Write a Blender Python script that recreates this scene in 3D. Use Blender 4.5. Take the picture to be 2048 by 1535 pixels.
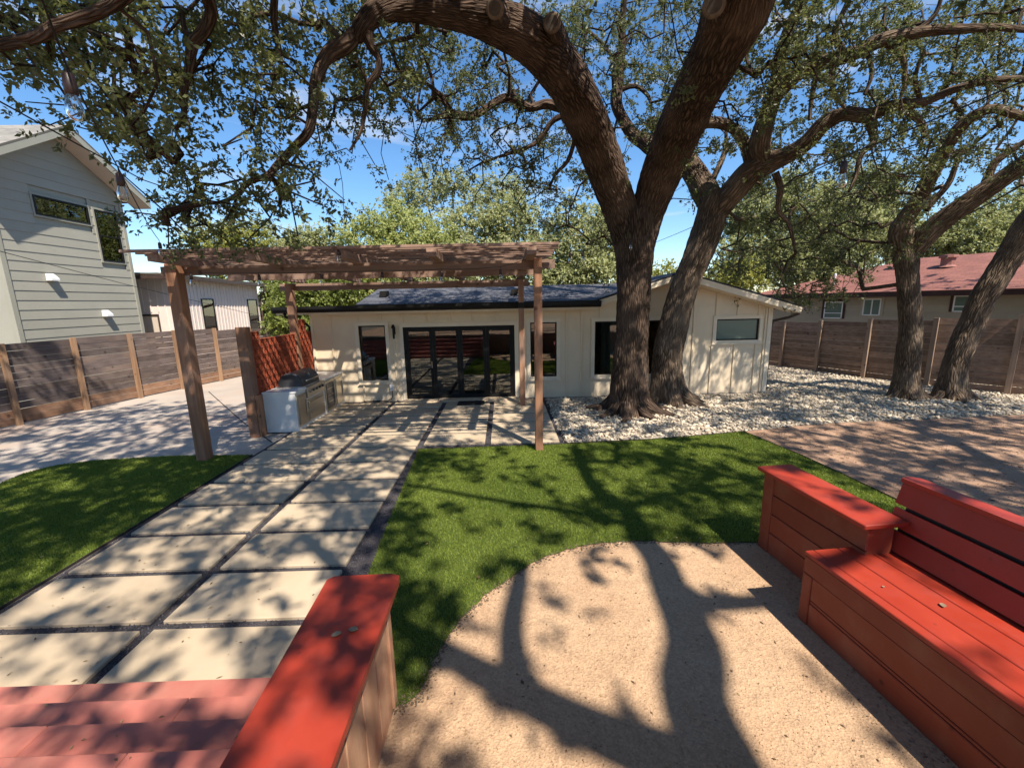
import bpy, bmesh, math, random
import numpy as np
from mathutils import Vector, Matrix

# ------------------------------------------------------------------ clear
for o in list(bpy.data.objects):
    bpy.data.objects.remove(o)
sc = bpy.context.scene
COL = sc.collection
random.seed(7)
rng = np.random.default_rng(11)
PI = math.pi

# ------------------------------------------------------------------ camera
W, H, F = 2048.0, 1535.0, 850.0
YAW, PITCH, ROLL = math.radians(1.02), math.radians(10.88), math.radians(-1.17)
EYE = np.array([0.0, 0.0, 2.65])
_f0 = np.array([math.sin(YAW), math.cos(YAW), 0.0]); _r0 = np.array([math.cos(YAW), -math.sin(YAW), 0.0]); _u0 = np.array([0, 0, 1.0])
FW = _f0 * math.cos(PITCH) - _u0 * math.sin(PITCH)
_u1 = _u0 * math.cos(PITCH) + _f0 * math.sin(PITCH)
RT = _r0 * math.cos(ROLL) + _u1 * math.sin(ROLL)
UP = -_r0 * math.sin(ROLL) + _u1 * math.cos(ROLL)
cam_data = bpy.data.cameras.new('camera')
cam_data.sensor_fit = 'HORIZONTAL'; cam_data.sensor_width = 36.0
cam_data.lens = 36.0 * F / W
cam_data.clip_start = 0.05; cam_data.clip_end = 3000
cam = bpy.data.objects.new('camera', cam_data); COL.objects.link(cam)
cam.matrix_world = Matrix(((RT[0], UP[0], -FW[0], EYE[0]), (RT[1], UP[1], -FW[1], EYE[1]), (RT[2], UP[2], -FW[2], EYE[2]), (0, 0, 0, 1)))
sc.camera = cam

# ------------------------------------------------------------------ world, sun, exposure
SUN = np.array([0.35, -0.61, 1.0]); SUN = SUN / np.linalg.norm(SUN)      # towards the sun
SH = np.array([-0.35, 0.61, -1.0])                                       # shadow travel per metre of height
wd = bpy.data.worlds.new('World'); sc.world = wd; wd.use_nodes = True
nt = wd.node_tree; nt.nodes.clear()
sky = nt.nodes.new('ShaderNodeTexSky'); sky.sky_type = 'NISHITA'; sky.sun_disc = False
sky.sun_elevation = math.asin(SUN[2]); sky.sun_rotation = math.atan2(SUN[0], SUN[1])
sky.altitude = 200; sky.air_density = 1.0; sky.dust_density = 0.1; sky.ozone_density = 3.0
tc = nt.nodes.new('ShaderNodeTexCoord')
mp = nt.nodes.new('ShaderNodeMapping'); mp.inputs['Scale'].default_value = (2.2, 2.2, 13.0); mp.inputs['Location'].default_value = (3.1, 0.4, 1.35)
cn = nt.nodes.new('ShaderNodeTexNoise'); cn.inputs['Scale'].default_value = 1.5; cn.inputs['Detail'].default_value = 7; cn.inputs['Roughness'].default_value = 0.55; cn.inputs['Distortion'].default_value = 0.6
cr = nt.nodes.new('ShaderNodeValToRGB'); cr.color_ramp.elements[0].position = 0.54; cr.color_ramp.elements[1].position = 0.82
cr.color_ramp.elements[0].color = (0, 0, 0, 1); cr.color_ramp.elements[1].color = (0.8, 0.8, 0.8, 1)
mx = nt.nodes.new('ShaderNodeMixRGB'); mx.inputs['Color2'].default_value = (6.2, 6.5, 6.9, 1)
bg = nt.nodes.new('ShaderNodeBackground'); bg.inputs['Strength'].default_value = 0.088
ow = nt.nodes.new('ShaderNodeOutputWorld')
L = nt.links.new
L(tc.outputs['Generated'], mp.inputs['Vector']); L(mp.outputs['Vector'], cn.inputs['Vector']); L(cn.outputs['Fac'], cr.inputs['Fac'])
L(cr.outputs['Color'], mx.inputs['Fac']); hsw = nt.nodes.new('ShaderNodeHueSaturation'); hsw.inputs['Saturation'].default_value = 1.2; hsw.inputs['Value'].default_value = 1.35
L(sky.outputs['Color'], hsw.inputs['Color']); L(hsw.outputs['Color'], mx.inputs['Color1']); L(mx.outputs['Color'], bg.inputs['Color']); L(bg.outputs['Background'], ow.inputs['Surface'])
sd = bpy.data.lights.new('sun', 'SUN'); sd.energy = 5.0; sd.angle = math.radians(0.7); sd.color = (1.0, 0.915, 0.79)
so = bpy.data.objects.new('sun', sd); COL.objects.link(so)
so.rotation_euler = Vector(SUN).to_track_quat('Z', 'Y').to_euler(); so.location = (6, -12, 20)
sc.view_settings.view_transform = 'Standard'; sc.view_settings.look = 'None'
sc.view_settings.gamma = 1.0; sc.view_settings.exposure = 0.76
try: sc.view_settings.use_curve_mapping = False
except Exception: pass
sc.cycles.max_bounces = 5; sc.cycles.diffuse_bounces = 3; sc.cycles.glossy_bounces = 3; sc.cycles.transparent_max_bounces = 10

# ------------------------------------------------------------------ pixel helpers (photo 2048 x 1535)
def ray(x, y):
    return RT * ((x - W / 2) / F) - UP * ((y - H / 2) / F) + FW
def at(x, y, Y):
    d = ray(x, y); return EYE + d * (Y / d[1])
def onz(x, y, z=0.0):
    d = ray(x, y); return EYE + d * ((z - EYE[2]) / d[2])
def project(P):
    P = np.atleast_2d(P) - EYE
    d = P @ FW
    dd = np.where(d > 0.05, d, 0.05)
    return W / 2 + F * (P @ RT) / dd, H / 2 - F * (P @ UP) / dd, d
def camdepth(p):
    return float((np.asarray(p) - EYE) @ FW)

# ------------------------------------------------------------------ materials
MATS = {}
def N(t, k, **kw):
    n = t.nodes.new(k)
    for a, b in kw.items():
        if a in n.inputs: n.inputs[a].default_value = b
        else: setattr(n, a, b)
    return n
def newmat(name):
    m = bpy.data.materials.new(name); m.use_nodes = True
    t = m.node_tree; t.nodes.clear()
    o = t.nodes.new('ShaderNodeOutputMaterial'); p = t.nodes.new('ShaderNodeBsdfPrincipled')
    t.links.new(p.outputs[0], o.inputs[0]); MATS[name] = m
    return m, t, p, o
def rgba(c): return (c[0], c[1], c[2], 1.0)
def surf(name, c1, c2, scale=6.0, stretch=(1, 1, 1), rough=0.7, rough2=None, detail=6, bump=0.0, bscale=None, bstretch=None, c3=None, s3=1.2, f3=0.5,
         objvar=0.0, spec=0.3, metal=0.0, coat=0.0, bdist=0.01, lo=0.3, hi=0.7, coord='Object', spots=None):
    m, t, p, o = newmat(name)
    tcn = t.nodes.new('ShaderNodeTexCoord')
    oi = t.nodes.new('ShaderNodeObjectInfo')
    add = N(t, 'ShaderNodeVectorMath', operation='MULTIPLY_ADD')
    t.links.new(oi.outputs['Random'], add.inputs[0]); add.inputs[1].default_value = (17.3, 31.1, 23.7)
    t.links.new(tcn.outputs[coord], add.inputs[2])
    mpn = t.nodes.new('ShaderNodeMapping'); mpn.inputs['Scale'].default_value = stretch
    t.links.new(add.outputs[0], mpn.inputs['Vector'])
    n1 = N(t, 'ShaderNodeTexNoise', Scale=scale, Detail=detail, Roughness=0.6)
    t.links.new(mpn.outputs[0], n1.inputs['Vector'])
    r1 = N(t, 'ShaderNodeMapRange'); r1.inputs[1].default_value = lo; r1.inputs[2].default_value = hi
    t.links.new(n1.outputs['Fac'], r1.inputs[0])
    mixc = N(t, 'ShaderNodeMixRGB', Color1=rgba(c1), Color2=rgba(c2)); t.links.new(r1.outputs[0], mixc.inputs[0])
    out = mixc.outputs[0]
    if c3 is not None:
        n3 = N(t, 'ShaderNodeTexNoise', Scale=s3, Detail=5, Roughness=0.65); t.links.new(add.outputs[0], n3.inputs['Vector'])
        r3 = N(t, 'ShaderNodeMapRange'); r3.inputs[1].default_value = 0.48; r3.inputs[2].default_value = 0.72; r3.inputs[4].default_value = f3
        t.links.new(n3.outputs['Fac'], r3.inputs[0])
        m3 = N(t, 'ShaderNodeMixRGB', Color2=rgba(c3)); t.links.new(r3.outputs[0], m3.inputs[0]); t.links.new(out, m3.inputs[1]); out = m3.outputs[0]
    if spots is not None:                      # (scale, radius, colour, amount): knots, drips, stains
        vo = N(t, 'ShaderNodeTexVoronoi', Scale=spots[0]); t.links.new(add.outputs[0], vo.inputs['Vector'])
        rs = N(t, 'ShaderNodeMapRange'); rs.inputs[1].default_value = spots[1]; rs.inputs[2].default_value = spots[1] * .45; rs.inputs[3].default_value = 0; rs.inputs[4].default_value = spots[3]
        t.links.new(vo.outputs['Distance'], rs.inputs[0]); m4 = N(t, 'ShaderNodeMixRGB', Color2=rgba(spots[2])); t.links.new(rs.outputs[0], m4.inputs[0]); t.links.new(out, m4.inputs[1]); out = m4.outputs[0]
    if objvar > 0:
        hs = t.nodes.new('ShaderNodeHueSaturation')
        rr = N(t, 'ShaderNodeMapRange'); rr.inputs[3].default_value = 1 - objvar; rr.inputs[4].default_value = 1 + objvar
        t.links.new(oi.outputs['Random'], rr.inputs[0]); t.links.new(rr.outputs[0], hs.inputs['Value']); t.links.new(out, hs.inputs['Color']); out = hs.outputs[0]
    t.links.new(out, p.inputs['Base Color'])
    p.inputs['Specular IOR Level'].default_value = spec; p.inputs['Metallic'].default_value = metal
    p.inputs['Coat Weight'].default_value = coat
    if rough2 is not None:
        rr2 = N(t, 'ShaderNodeMapRange'); rr2.inputs[3].default_value = rough; rr2.inputs[4].default_value = rough2
        t.links.new(n1.outputs['Fac'], rr2.inputs[0]); t.links.new(rr2.outputs[0], p.inputs['Roughness'])
    else: p.inputs['Roughness'].default_value = rough
    if bump > 0:
        n2 = N(t, 'ShaderNodeTexNoise', Scale=bscale or scale * 4, Detail=4, Roughness=0.6)
        mp2 = t.nodes.new('ShaderNodeMapping'); mp2.inputs['Scale'].default_value = bstretch or stretch
        t.links.new(add.outputs[0], mp2.inputs['Vector']); t.links.new(mp2.outputs[0], n2.inputs['Vector'])
        b = N(t, 'ShaderNodeBump', Strength=bump, Distance=bdist); t.links.new(n2.outputs['Fac'], b.inputs['Height']); t.links.new(b.outputs[0], p.inputs['Normal'])
    return m
X_, Y_, Z_ = (0.12, 1, 1), (1, 0.12, 1), (1, 1, 0.12)
def wood(name, c1, c2, axis, c3=None, scale=14, rough=0.75, bump=0.25, objvar=0.18, f3=0.5, s3=1.5, spec=0.25):
    st = {'x': (0.07, 1, 1), 'y': (1, 0.07, 1), 'z': (1, 1, 0.07)}[axis]
    return surf(name, c1, c2, scale=scale, stretch=st, rough=rough, detail=8, bump=bump, bscale=scale * 3, bstretch=st, c3=c3, s3=s3, f3=f3, objvar=objvar, bdist=0.004, spec=spec, spots=(3.3, .16, (c1[0] * .4, c1[1] * .35, c1[2] * .35), .75))
wood('ped_x', (0.19, 0.115, 0.083), (0.34, 0.225, 0.17), 'x', c3=(0.34, 0.25, 0.21), f3=0.5)
wood('ped_y', (0.19, 0.115, 0.083), (0.34, 0.225, 0.17), 'y', c3=(0.34, 0.25, 0.21), f3=0.5)
wood('ped_z', (0.23, 0.105, 0.058), (0.39, 0.205, 0.12), 'z', c3=(0.33, 0.25, 0.21), f3=0.55, s3=0.9)
wood('fence_dark', (0.085, 0.064, 0.058), (0.17, 0.132, 0.12), 'y', c3=(0.25, 0.17, 0.12), f3=0.45, s3=1.3, objvar=0.25)
wood('fence_low', (0.20, 0.11, 0.065), (0.33, 0.19, 0.12), 'y', c3=(0.14, 0.10, 0.08), f3=0.6, objvar=0.2)
wood('fence_post', (0.22, 0.12, 0.065), (0.40, 0.25, 0.15), 'z', c3=(0.20, 0.15, 0.12), f3=0.5)
wood('fence_brown', (0.19, 0.12, 0.088), (0.33, 0.225, 0.165), 'y', c3=(0.15, 0.09, 0.062), f3=0.5, objvar=0.3)
wood('fence_bpost', (0.24, 0.165, 0.12), (0.36, 0.255, 0.19), 'z', objvar=0.15)
surf('red_paint', (0.33, 0.034, 0.016), (0.39, 0.046, 0.023), scale=3, rough=0.36, rough2=0.62, bump=0.14, bscale=22, bstretch=(1, 0.06, 1), c3=(0.34, 0.055, 0.038), s3=4, f3=0.7, objvar=0.07, spec=0.4, bdist=0.003, spots=(6, .09, (0.19, 0.03, 0.02), .6))
surf('red_paint_x', (0.33, 0.034, 0.016), (0.39, 0.046, 0.023), scale=3, rough=0.38, rough2=0.55, bump=0.06, bscale=18, bstretch=(0.1, 1, 1), objvar=0.05, spec=0.4, bdist=0.003)
surf('red_tread', (0.40, 0.12, 0.092), (0.47, 0.165, 0.128), scale=2.5, stretch=(0.25, 1, 1), rough=0.55, bump=0.08, bscale=30, bstretch=(0.1, 1, 1), c3=(0.46, 0.21, 0.155), s3=2.2, f3=0.7, objvar=0.08, bdist=0.003, spots=(5, .10, (0.30, 0.13, 0.06), .6))
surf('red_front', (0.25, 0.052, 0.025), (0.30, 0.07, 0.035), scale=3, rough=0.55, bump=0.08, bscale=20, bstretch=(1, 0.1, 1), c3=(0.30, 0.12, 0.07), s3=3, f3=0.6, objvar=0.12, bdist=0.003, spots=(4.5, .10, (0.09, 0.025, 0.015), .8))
wood('raw_side', (0.44, 0.23, 0.13), (0.56, 0.34, 0.21), 'z', c3=(0.42, 0.12, 0.07), f3=0.55, s3=5, objvar=0.08, scale=9)
surf('siding_white', (0.75, 0.605, 0.425), (0.80, 0.655, 0.475), scale=2, rough=0.6, bump=0.04, bscale=60, c3=(0.62, 0.57, 0.49), s3=0.9, f3=0.35, spec=0.25)
surf('trim_white', (0.77, 0.645, 0.48), (0.81, 0.69, 0.53), scale=3, rough=0.5, c3=(0.66, 0.6, 0.52), s3=2, f3=0.3)
surf('pale_siding', (0.74, 0.63, 0.565), (0.79, 0.685, 0.62), scale=2, rough=0.6, c3=(0.6, 0.52, 0.47), s3=0.8, f3=0.3)
surf('gray_siding', (0.345, 0.33, 0.275), (0.375, 0.36, 0.30), scale=1.2, rough=0.6, bump=0.06, bscale=20, bstretch=(1, 0.1, 1), c3=(0.31, 0.305, 0.245), s3=1.1, f3=0.4, objvar=0.035)
surf('gray_trim', (0.33, 0.32, 0.26), (0.36, 0.35, 0.285), scale=2, rough=0.55)
surf('soffit', (0.55, 0.46, 0.38), (0.60, 0.51, 0.42), scale=2, rough=0.7)
surf('tan_siding', (0.36, 0.31, 0.235), (0.42, 0.365, 0.28), scale=1.5, rough=0.7, c3=(0.30, 0.26, 0.2), s3=0.8, f3=0.4, objvar=0.05)
surf('dark_metal', (0.008, 0.0075, 0.007), (0.013, 0.012, 0.011), scale=5, rough=0.5, spec=0.25)
surf('bronze', (0.05, 0.032, 0.025), (0.075, 0.05, 0.04), scale=5, rough=0.45, spec=0.5)
surf('brown_trim', (0.045, 0.02, 0.016), (0.075, 0.035, 0.026), scale=4, rough=0.6)
surf('steel', (0.50, 0.46, 0.40), (0.58, 0.54, 0.48), scale=4, stretch=(1, 0.05, 1), rough=0.25, rough2=0.42, metal=1.0, bump=0.03, bscale=90, bdist=0.002)
surf('steel_dark', (0.07, 0.072, 0.08), (0.10, 0.10, 0.11), scale=6, rough=0.3, metal=0.5, spec=0.6)
surf('quartz', (0.70, 0.69, 0.67), (0.75, 0.74, 0.72), scale=5, rough=0.35, spec=0.5, c3=(0.62, 0.61, 0.6), s3=6, f3=0.3)
surf('terracotta', (0.30, 0.060, 0.026), (0.42, 0.105, 0.05), scale=8, rough=0.85, bump=0.15, objvar=0.18, c3=(0.25, 0.05, 0.025), s3=9, f3=0.4)
surf('vent_red', (0.24, 0.105, 0.085), (0.30, 0.14, 0.115), scale=6, rough=0.7)
surf('curtain', (0.55, 0.60, 0.56), (0.7, 0.75, 0.7), scale=5, stretch=(4, 4, 0.2), rough=0.9)
surf('room', (0.10, 0.09, 0.08), (0.13, 0.12, 0.10), scale=2, rough=0.9)
surf('floor_wood', (0.13, 0.08, 0.045), (0.2, 0.13, 0.08), scale=5, stretch=(1, 0.1, 1), rough=0.45)
surf('rubber', (0.012, 0.012, 0.013), (0.025, 0.025, 0.026), scale=60, rough=0.9, bump=0.4)
surf('white_plastic', (0.74, 0.74, 0.74), (0.78, 0.78, 0.78), scale=3, rough=0.4)
surf('socket_brown', (0.022, 0.010, 0.008), (0.04, 0.018, 0.013), scale=8, rough=0.45, spec=0.5)
surf('cable', (0.008, 0.008, 0.009), (0.015, 0.014, 0.014), scale=8, rough=0.6)
surf('paver', (0.43, 0.335, 0.228), (0.515, 0.413, 0.292), scale=1.6, detail=9, rough=0.8, bump=0.12, bscale=45, c3=(0.45, 0.36, 0.26), s3=2.2, f3=0.65, objvar=0.07, bdist=0.004, spots=(3.4, .07, (0.25, 0.17, 0.10), .7))
surf('concrete', (0.35, 0.295, 0.245), (0.45, 0.385, 0.325), scale=0.8, detail=10, rough=0.85, bump=0.15, bscale=60, c3=(0.43, 0.30, 0.225), s3=0.5, f3=0.8)
surf('soil', (0.13, 0.10, 0.07), (0.2, 0.15, 0.10), scale=3, rough=0.95, bump=0.4)
surf('dark_gravel', (0.035, 0.032, 0.038), (0.10, 0.09, 0.10), scale=90, detail=3, rough=0.9, bump=0.9, bscale=120, c3=(0.17, 0.13, 0.11), s3=3, f3=0.35, lo=0.4, hi=0.6, bdist=0.02)
surf('pebble_dark', (0.035, 0.034, 0.042), (0.15, 0.14, 0.15), scale=35, rough=0.8, detail=2, lo=0.35, hi=0.65)
surf('stone_bed', (0.28, 0.24, 0.19), (0.42, 0.36, 0.29), scale=20, rough=0.95, bump=0.6, bscale=40)
surf('limestone', (0.39, 0.315, 0.23), (0.66, 0.575, 0.45), scale=7, detail=3, rough=0.85, lo=0.35, hi=0.6, bump=0.2, bscale=60, c3=(0.38, 0.31, 0.24), s3=3, f3=0.45)
surf('turf', (0.05, 0.075, 0.012), (0.085, 0.115, 0.02), scale=40, rough=0.95, bump=0.5, bscale=220, c3=(0.055, 0.09, 0.02), s3=1.4, f3=0.4)
surf('edging', (0.02, 0.018, 0.016), (0.05, 0.04, 0.035), scale=5, rough=0.7)
def shingles(name, c1, c2, c3, size=1.0):
    m, t, p, o = newmat(name)
    tcn = t.nodes.new('ShaderNodeTexCoord')
    mpn = N(t, 'ShaderNodeMapping'); mpn.inputs['Scale'].default_value = (size, size, size)
    t.links.new(tcn.outputs['UV'], mpn.inputs['Vector'])
    br = N(t, 'ShaderNodeTexBrick', Color1=rgba(c1), Color2=rgba(c2), Mortar=rgba(c3)); br.inputs['Scale'].default_value = 1.0
    br.inputs['Brick Width'].default_value = 0.32; br.inputs['Row Height'].default_value = 0.14; br.inputs['Mortar Size'].default_value = 0.008; br.inputs['Bias'].default_value = 0.0
    n1 = N(t, 'ShaderNodeTexNoise', Scale=2.2, Detail=8); t.links.new(mpn.outputs[0], br.inputs['Vector']); t.links.new(mpn.outputs[0], n1.inputs['Vector'])
    mm = N(t, 'ShaderNodeMixRGB', blend_type='MULTIPLY'); mm.inputs[0].default_value = 0.5
    t.links.new(br.outputs[0], mm.inputs[1]); rp = N(t, 'ShaderNodeMapRange'); rp.inputs[1].default_value = 0.3; rp.inputs[2].default_value = 0.7; rp.inputs[3].default_value = 0.6; rp.inputs[4].default_value = 1.2
    t.links.new(n1.outputs[0], rp.inputs[0]); t.links.new(rp.outputs[0], mm.inputs[2]); t.links.new(mm.outputs[0], p.inputs['Base Color'])
    b = N(t, 'ShaderNodeBump', Strength=0.5, Distance=0.01); t.links.new(br.outputs['Fac'], b.inputs['Height']); b.invert = True; t.links.new(b.outputs[0], p.inputs['Normal'])
    p.inputs['Roughness'].default_value = 0.9
    return m
shingles('shingle_slate', (0.07, 0.072, 0.085), (0.12, 0.122, 0.14), (0.035, 0.036, 0.044))
shingles('shingle_gray', (0.22, 0.205, 0.18), (0.30, 0.28, 0.245), (0.13, 0.12, 0.10))
shingles('shingle_red', (0.21, 0.082, 0.062), (0.265, 0.105, 0.08), (0.15, 0.055, 0.042))
# decomposed granite
def granite(name, c1, c2, speck):
    m, t, p, o = newmat(name)
    tcn = t.nodes.new('ShaderNodeTexCoord')
    a = N(t, 'ShaderNodeTexNoise', Scale=0.9, Detail=9, Roughness=0.65); t.links.new(tcn.outputs['Object'], a.inputs['Vector'])
    b = N(t, 'ShaderNodeTexNoise', Scale=110, Detail=3, Roughness=0.7); t.links.new(tcn.outputs['Object'], b.inputs['Vector'])
    v = N(t, 'ShaderNodeTexVoronoi', Scale=75); t.links.new(tcn.outputs['Object'], v.inputs['Vector'])
    m1 = N(t, 'ShaderNodeMixRGB', Color1=rgba(c1), Color2=rgba(c2)); ra = N(t, 'ShaderNodeMapRange'); ra.inputs[1].default_value = 0.35; ra.inputs[2].default_value = 0.65
    t.links.new(a.outputs[0], ra.inputs[0]); t.links.new(ra.outputs[0], m1.inputs[0])
    m2 = N(t, 'ShaderNodeMixRGB', Color2=rgba(speck)); rb = N(t, 'ShaderNodeMapRange'); rb.inputs[1].default_value = 0.52; rb.inputs[2].default_value = 0.75; rb.inputs[4].default_value = 0.55
    t.links.new(b.outputs[0], rb.inputs[0]); t.links.new(rb.outputs[0], m2.inputs[0]); t.links.new(m1.outputs[0], m2.inputs[1])
    sp = N(t, 'ShaderNodeSeparateColor'); t.links.new(v.outputs['Color'], sp.inputs[0])
    m3 = N(t, 'ShaderNodeMixRGB', blend_type='MULTIPLY'); m3.inputs[0].default_value = 0.5
    rc = N(t, 'ShaderNodeMapRange'); rc.inputs[3].default_value = 0.65; rc.inputs[4].default_value = 1.25; t.links.new(sp.outputs[0], rc.inputs[0])
    t.links.new(m2.outputs[0], m3.inputs[1]); t.links.new(rc.outputs[0], m3.inputs[2]); t.links.new(m3.outputs[0], p.inputs['Base Color'])
    bp = N(t, 'ShaderNodeBump', Strength=0.45, Distance=0.012); ad = N(t, 'ShaderNodeMath', operation='ADD')
    t.links.new(b.outputs[0], ad.inputs[0]); t.links.new(v.outputs['Distance'], ad.inputs[1]); t.links.new(ad.outputs[0], bp.inputs['Height'])
    lf_ = N(t, 'ShaderNodeTexNoise', Scale=7.0, Detail=4); t.links.new(tcn.outputs['Object'], lf_.inputs['Vector']); b2 = N(t, 'ShaderNodeBump', Strength=0.6, Distance=0.035); t.links.new(lf_.outputs[0], b2.inputs['Height']); t.links.new(b2.outputs[0], bp.inputs['Normal']); t.links.new(bp.outputs[0], p.inputs['Normal'])
    p.inputs['Roughness'].default_value = 0.95; p.inputs['Specular IOR Level'].default_value = 0.15
    return m
granite('granite_tan', (0.44, 0.285, 0.175), (0.52, 0.355, 0.225), (0.30, 0.18, 0.11))
granite('granite_red', (0.35, 0.215, 0.142), (0.44, 0.285, 0.195), (0.23, 0.135, 0.09))
# foliage
def leafmat(name, ca, cb, tr, trf=0.3, rough=0.45):
    m, t, p, o = newmat(name)
    at_ = N(t, 'ShaderNodeAttribute', attribute_name='rnd')
    r = N(t, 'ShaderNodeValToRGB'); r.color_ramp.elements[0].color = rgba(ca); r.color_ramp.elements[1].color = rgba(cb)
    t.links.new(at_.outputs['Fac'], r.inputs[0]); t.links.new(r.outputs[0], p.inputs['Base Color'])
    p.inputs['Roughness'].default_value = rough; p.inputs['Specular IOR Level'].default_value = 0.4
    tl = N(t, 'ShaderNodeBsdfTranslucent', Color=rgba(tr)); ms = t.nodes.new('ShaderNodeMixShader'); ms.inputs[0].default_value = trf
    t.links.new(p.outputs[0], ms.inputs[1]); t.links.new(tl.outputs[0], ms.inputs[2]); t.links.new(ms.outputs[0], o.inputs[0])
    return m
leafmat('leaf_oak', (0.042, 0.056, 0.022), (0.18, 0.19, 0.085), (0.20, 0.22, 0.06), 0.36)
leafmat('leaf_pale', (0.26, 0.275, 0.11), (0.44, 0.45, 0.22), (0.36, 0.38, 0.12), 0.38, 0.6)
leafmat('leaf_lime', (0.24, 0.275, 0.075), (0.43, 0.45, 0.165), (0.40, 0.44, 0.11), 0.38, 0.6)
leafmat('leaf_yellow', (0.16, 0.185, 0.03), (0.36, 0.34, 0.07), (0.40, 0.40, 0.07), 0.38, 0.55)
leafmat('leaf_green', (0.10, 0.14, 0.025), (0.25, 0.28, 0.07), (0.30, 0.34, 0.06), 0.36, 0.5)
leafmat('blade', (0.09, 0.135, 0.014), (0.26, 0.32, 0.05), (0.26, 0.33, 0.045), 0.34, 0.6)
leafmat('litter', (0.10, 0.055, 0.03), (0.42, 0.30, 0.16), (0.3, 0.2, 0.1), 0.1, 0.8)
def barkmat(name, c1, c2, c3):
    m, t, p, o = newmat(name)
    tcn = t.nodes.new('ShaderNodeTexCoord')
    wn = N(t, 'ShaderNodeTexNoise', Scale=2.5, Detail=4); t.links.new(tcn.outputs['UV'], wn.inputs['Vector'])
    wa = N(t, 'ShaderNodeVectorMath', operation='MULTIPLY_ADD'); t.links.new(wn.outputs['Color'], wa.inputs[0]); wa.inputs[1].default_value = (0.10, 0.10, 0); t.links.new(tcn.outputs['UV'], wa.inputs[2])
    mpn = N(t, 'ShaderNodeMapping'); mpn.inputs['Scale'].default_value = (28, 3.6, 1); t.links.new(wa.outputs[0], mpn.inputs['Vector'])
    v = N(t, 'ShaderNodeTexVoronoi', feature='DISTANCE_TO_EDGE', Scale=1.0); t.links.new(mpn.outputs[0], v.inputs['Vector'])
    n = N(t, 'ShaderNodeTexNoise', Scale=3.0, Detail=8, Roughness=0.7); t.links.new(mpn.outputs[0], n.inputs['Vector'])
    big = N(t, 'ShaderNodeTexNoise', Scale=1.4, Detail=4); t.links.new(tcn.outputs['UV'], big.inputs['Vector'])
    rv = N(t, 'ShaderNodeMapRange'); rv.inputs[1].default_value = 0.0; rv.inputs[2].default_value = 0.30; t.links.new(v.outputs['Distance'], rv.inputs[0])
    m1 = N(t, 'ShaderNodeMixRGB', Color1=rgba(c1), Color2=rgba(c2)); t.links.new(rv.outputs[0], m1.inputs[0])
    m2 = N(t, 'ShaderNodeMixRGB', Color2=rgba(c3)); rn = N(t, 'ShaderNodeMapRange'); rn.inputs[1].default_value = 0.42; rn.inputs[2].default_value = 0.7; rn.inputs[4].default_value = 0.7
    t.links.new(big.outputs[0], rn.inputs[0]); t.links.new(rn.outputs[0], m2.inputs[0]); t.links.new(m1.outputs[0], m2.inputs[1])
    m3 = N(t, 'ShaderNodeMixRGB', blend_type='MULTIPLY'); m3.inputs[0].default_value = 0.6
    r3 = N(t, 'ShaderNodeMapRange'); r3.inputs[1].default_value = 0.3; r3.inputs[2].default_value = 0.7; r3.inputs[3].default_value = 0.55; r3.inputs[4].default_value = 1.3
    t.links.new(n.outputs[0], r3.inputs[0]); t.links.new(m2.outputs[0], m3.inputs[1]); t.links.new(r3.outputs[0], m3.inputs[2]); t.links.new(m3.outputs[0], p.inputs['Base Color'])
    ad = N(t, 'ShaderNodeMath', operation='MULTIPLY_ADD'); ad.inputs[1].default_value = 0.35
    t.links.new(n.outputs[0], ad.inputs[0]); t.links.new(rv.outputs[0], ad.inputs[2])
    b = N(t, 'ShaderNodeBump', Strength=0.9, Distance=0.03); t.links.new(ad.outputs[0], b.inputs['Height']); t.links.new(b.outputs[0], p.inputs['Normal'])
    p.inputs['Roughness'].default_value = 0.95; p.inputs['Specular IOR Level'].default_value = 0.1
    return m
barkmat('bark', (0.028, 0.019, 0.014), (0.140, 0.094, 0.068), (0.18, 0.125, 0.094))
barkmat('bark_light', (0.06, 0.042, 0.030), (0.22, 0.16, 0.115), (0.27, 0.205, 0.15))
surf('cut_wood', (0.20, 0.14, 0.09), (0.30, 0.22, 0.15), scale=12, rough=0.9)
surf('callus', (0.10, 0.072, 0.05), (0.19, 0.14, 0.10), scale=14, rough=0.95, bump=0.5, bscale=30)
surf('cut_core', (0.05, 0.04, 0.032), (0.09, 0.07, 0.055), scale=12, rough=0.9)
def glassmat(name, tint, ior=1.5, gain=1.6, base=0.04, rough=0.006):
    m, t, p, o = newmat(name); t.nodes.remove(p)
    tr = N(t, 'ShaderNodeBsdfTransparent', Color=rgba(tint)); gl = N(t, 'ShaderNodeBsdfGlossy', Color=(0.95, 0.97, 0.97, 1), Roughness=rough)
    fr = N(t, 'ShaderNodeFresnel', IOR=ior); ma = N(t, 'ShaderNodeMath', operation='MULTIPLY_ADD'); ma.inputs[1].default_value = gain; ma.inputs[2].default_value = base; ma.use_clamp = True
    t.links.new(fr.outputs[0], ma.inputs[0]); ms = t.nodes.new('ShaderNodeMixShader'); t.links.new(ma.outputs[0], ms.inputs[0])
    t.links.new(tr.outputs[0], ms.inputs[1]); t.links.new(gl.outputs[0], ms.inputs[2]); t.links.new(ms.outputs[0], o.inputs[0])
    return m
glassmat('glass', (0.45, 0.5, 0.48), 1.5, 2.0, 0.04)
glassmat('glass_green', (0.6, 0.75, 0.68), 1.5, 1.6, 0.06)
glassmat('bulb_glass', (0.92, 0.94, 0.95), 1.45, 1.0, 0.03)
m_, t_, p_, o_ = newmat('frosted'); p_.inputs['Base Color'].default_value = (0.13, 0.19, 0.16, 1); p_.inputs['Roughness'].default_value = 0.12; p_.inputs['Specular IOR Level'].default_value = 0.7
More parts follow.
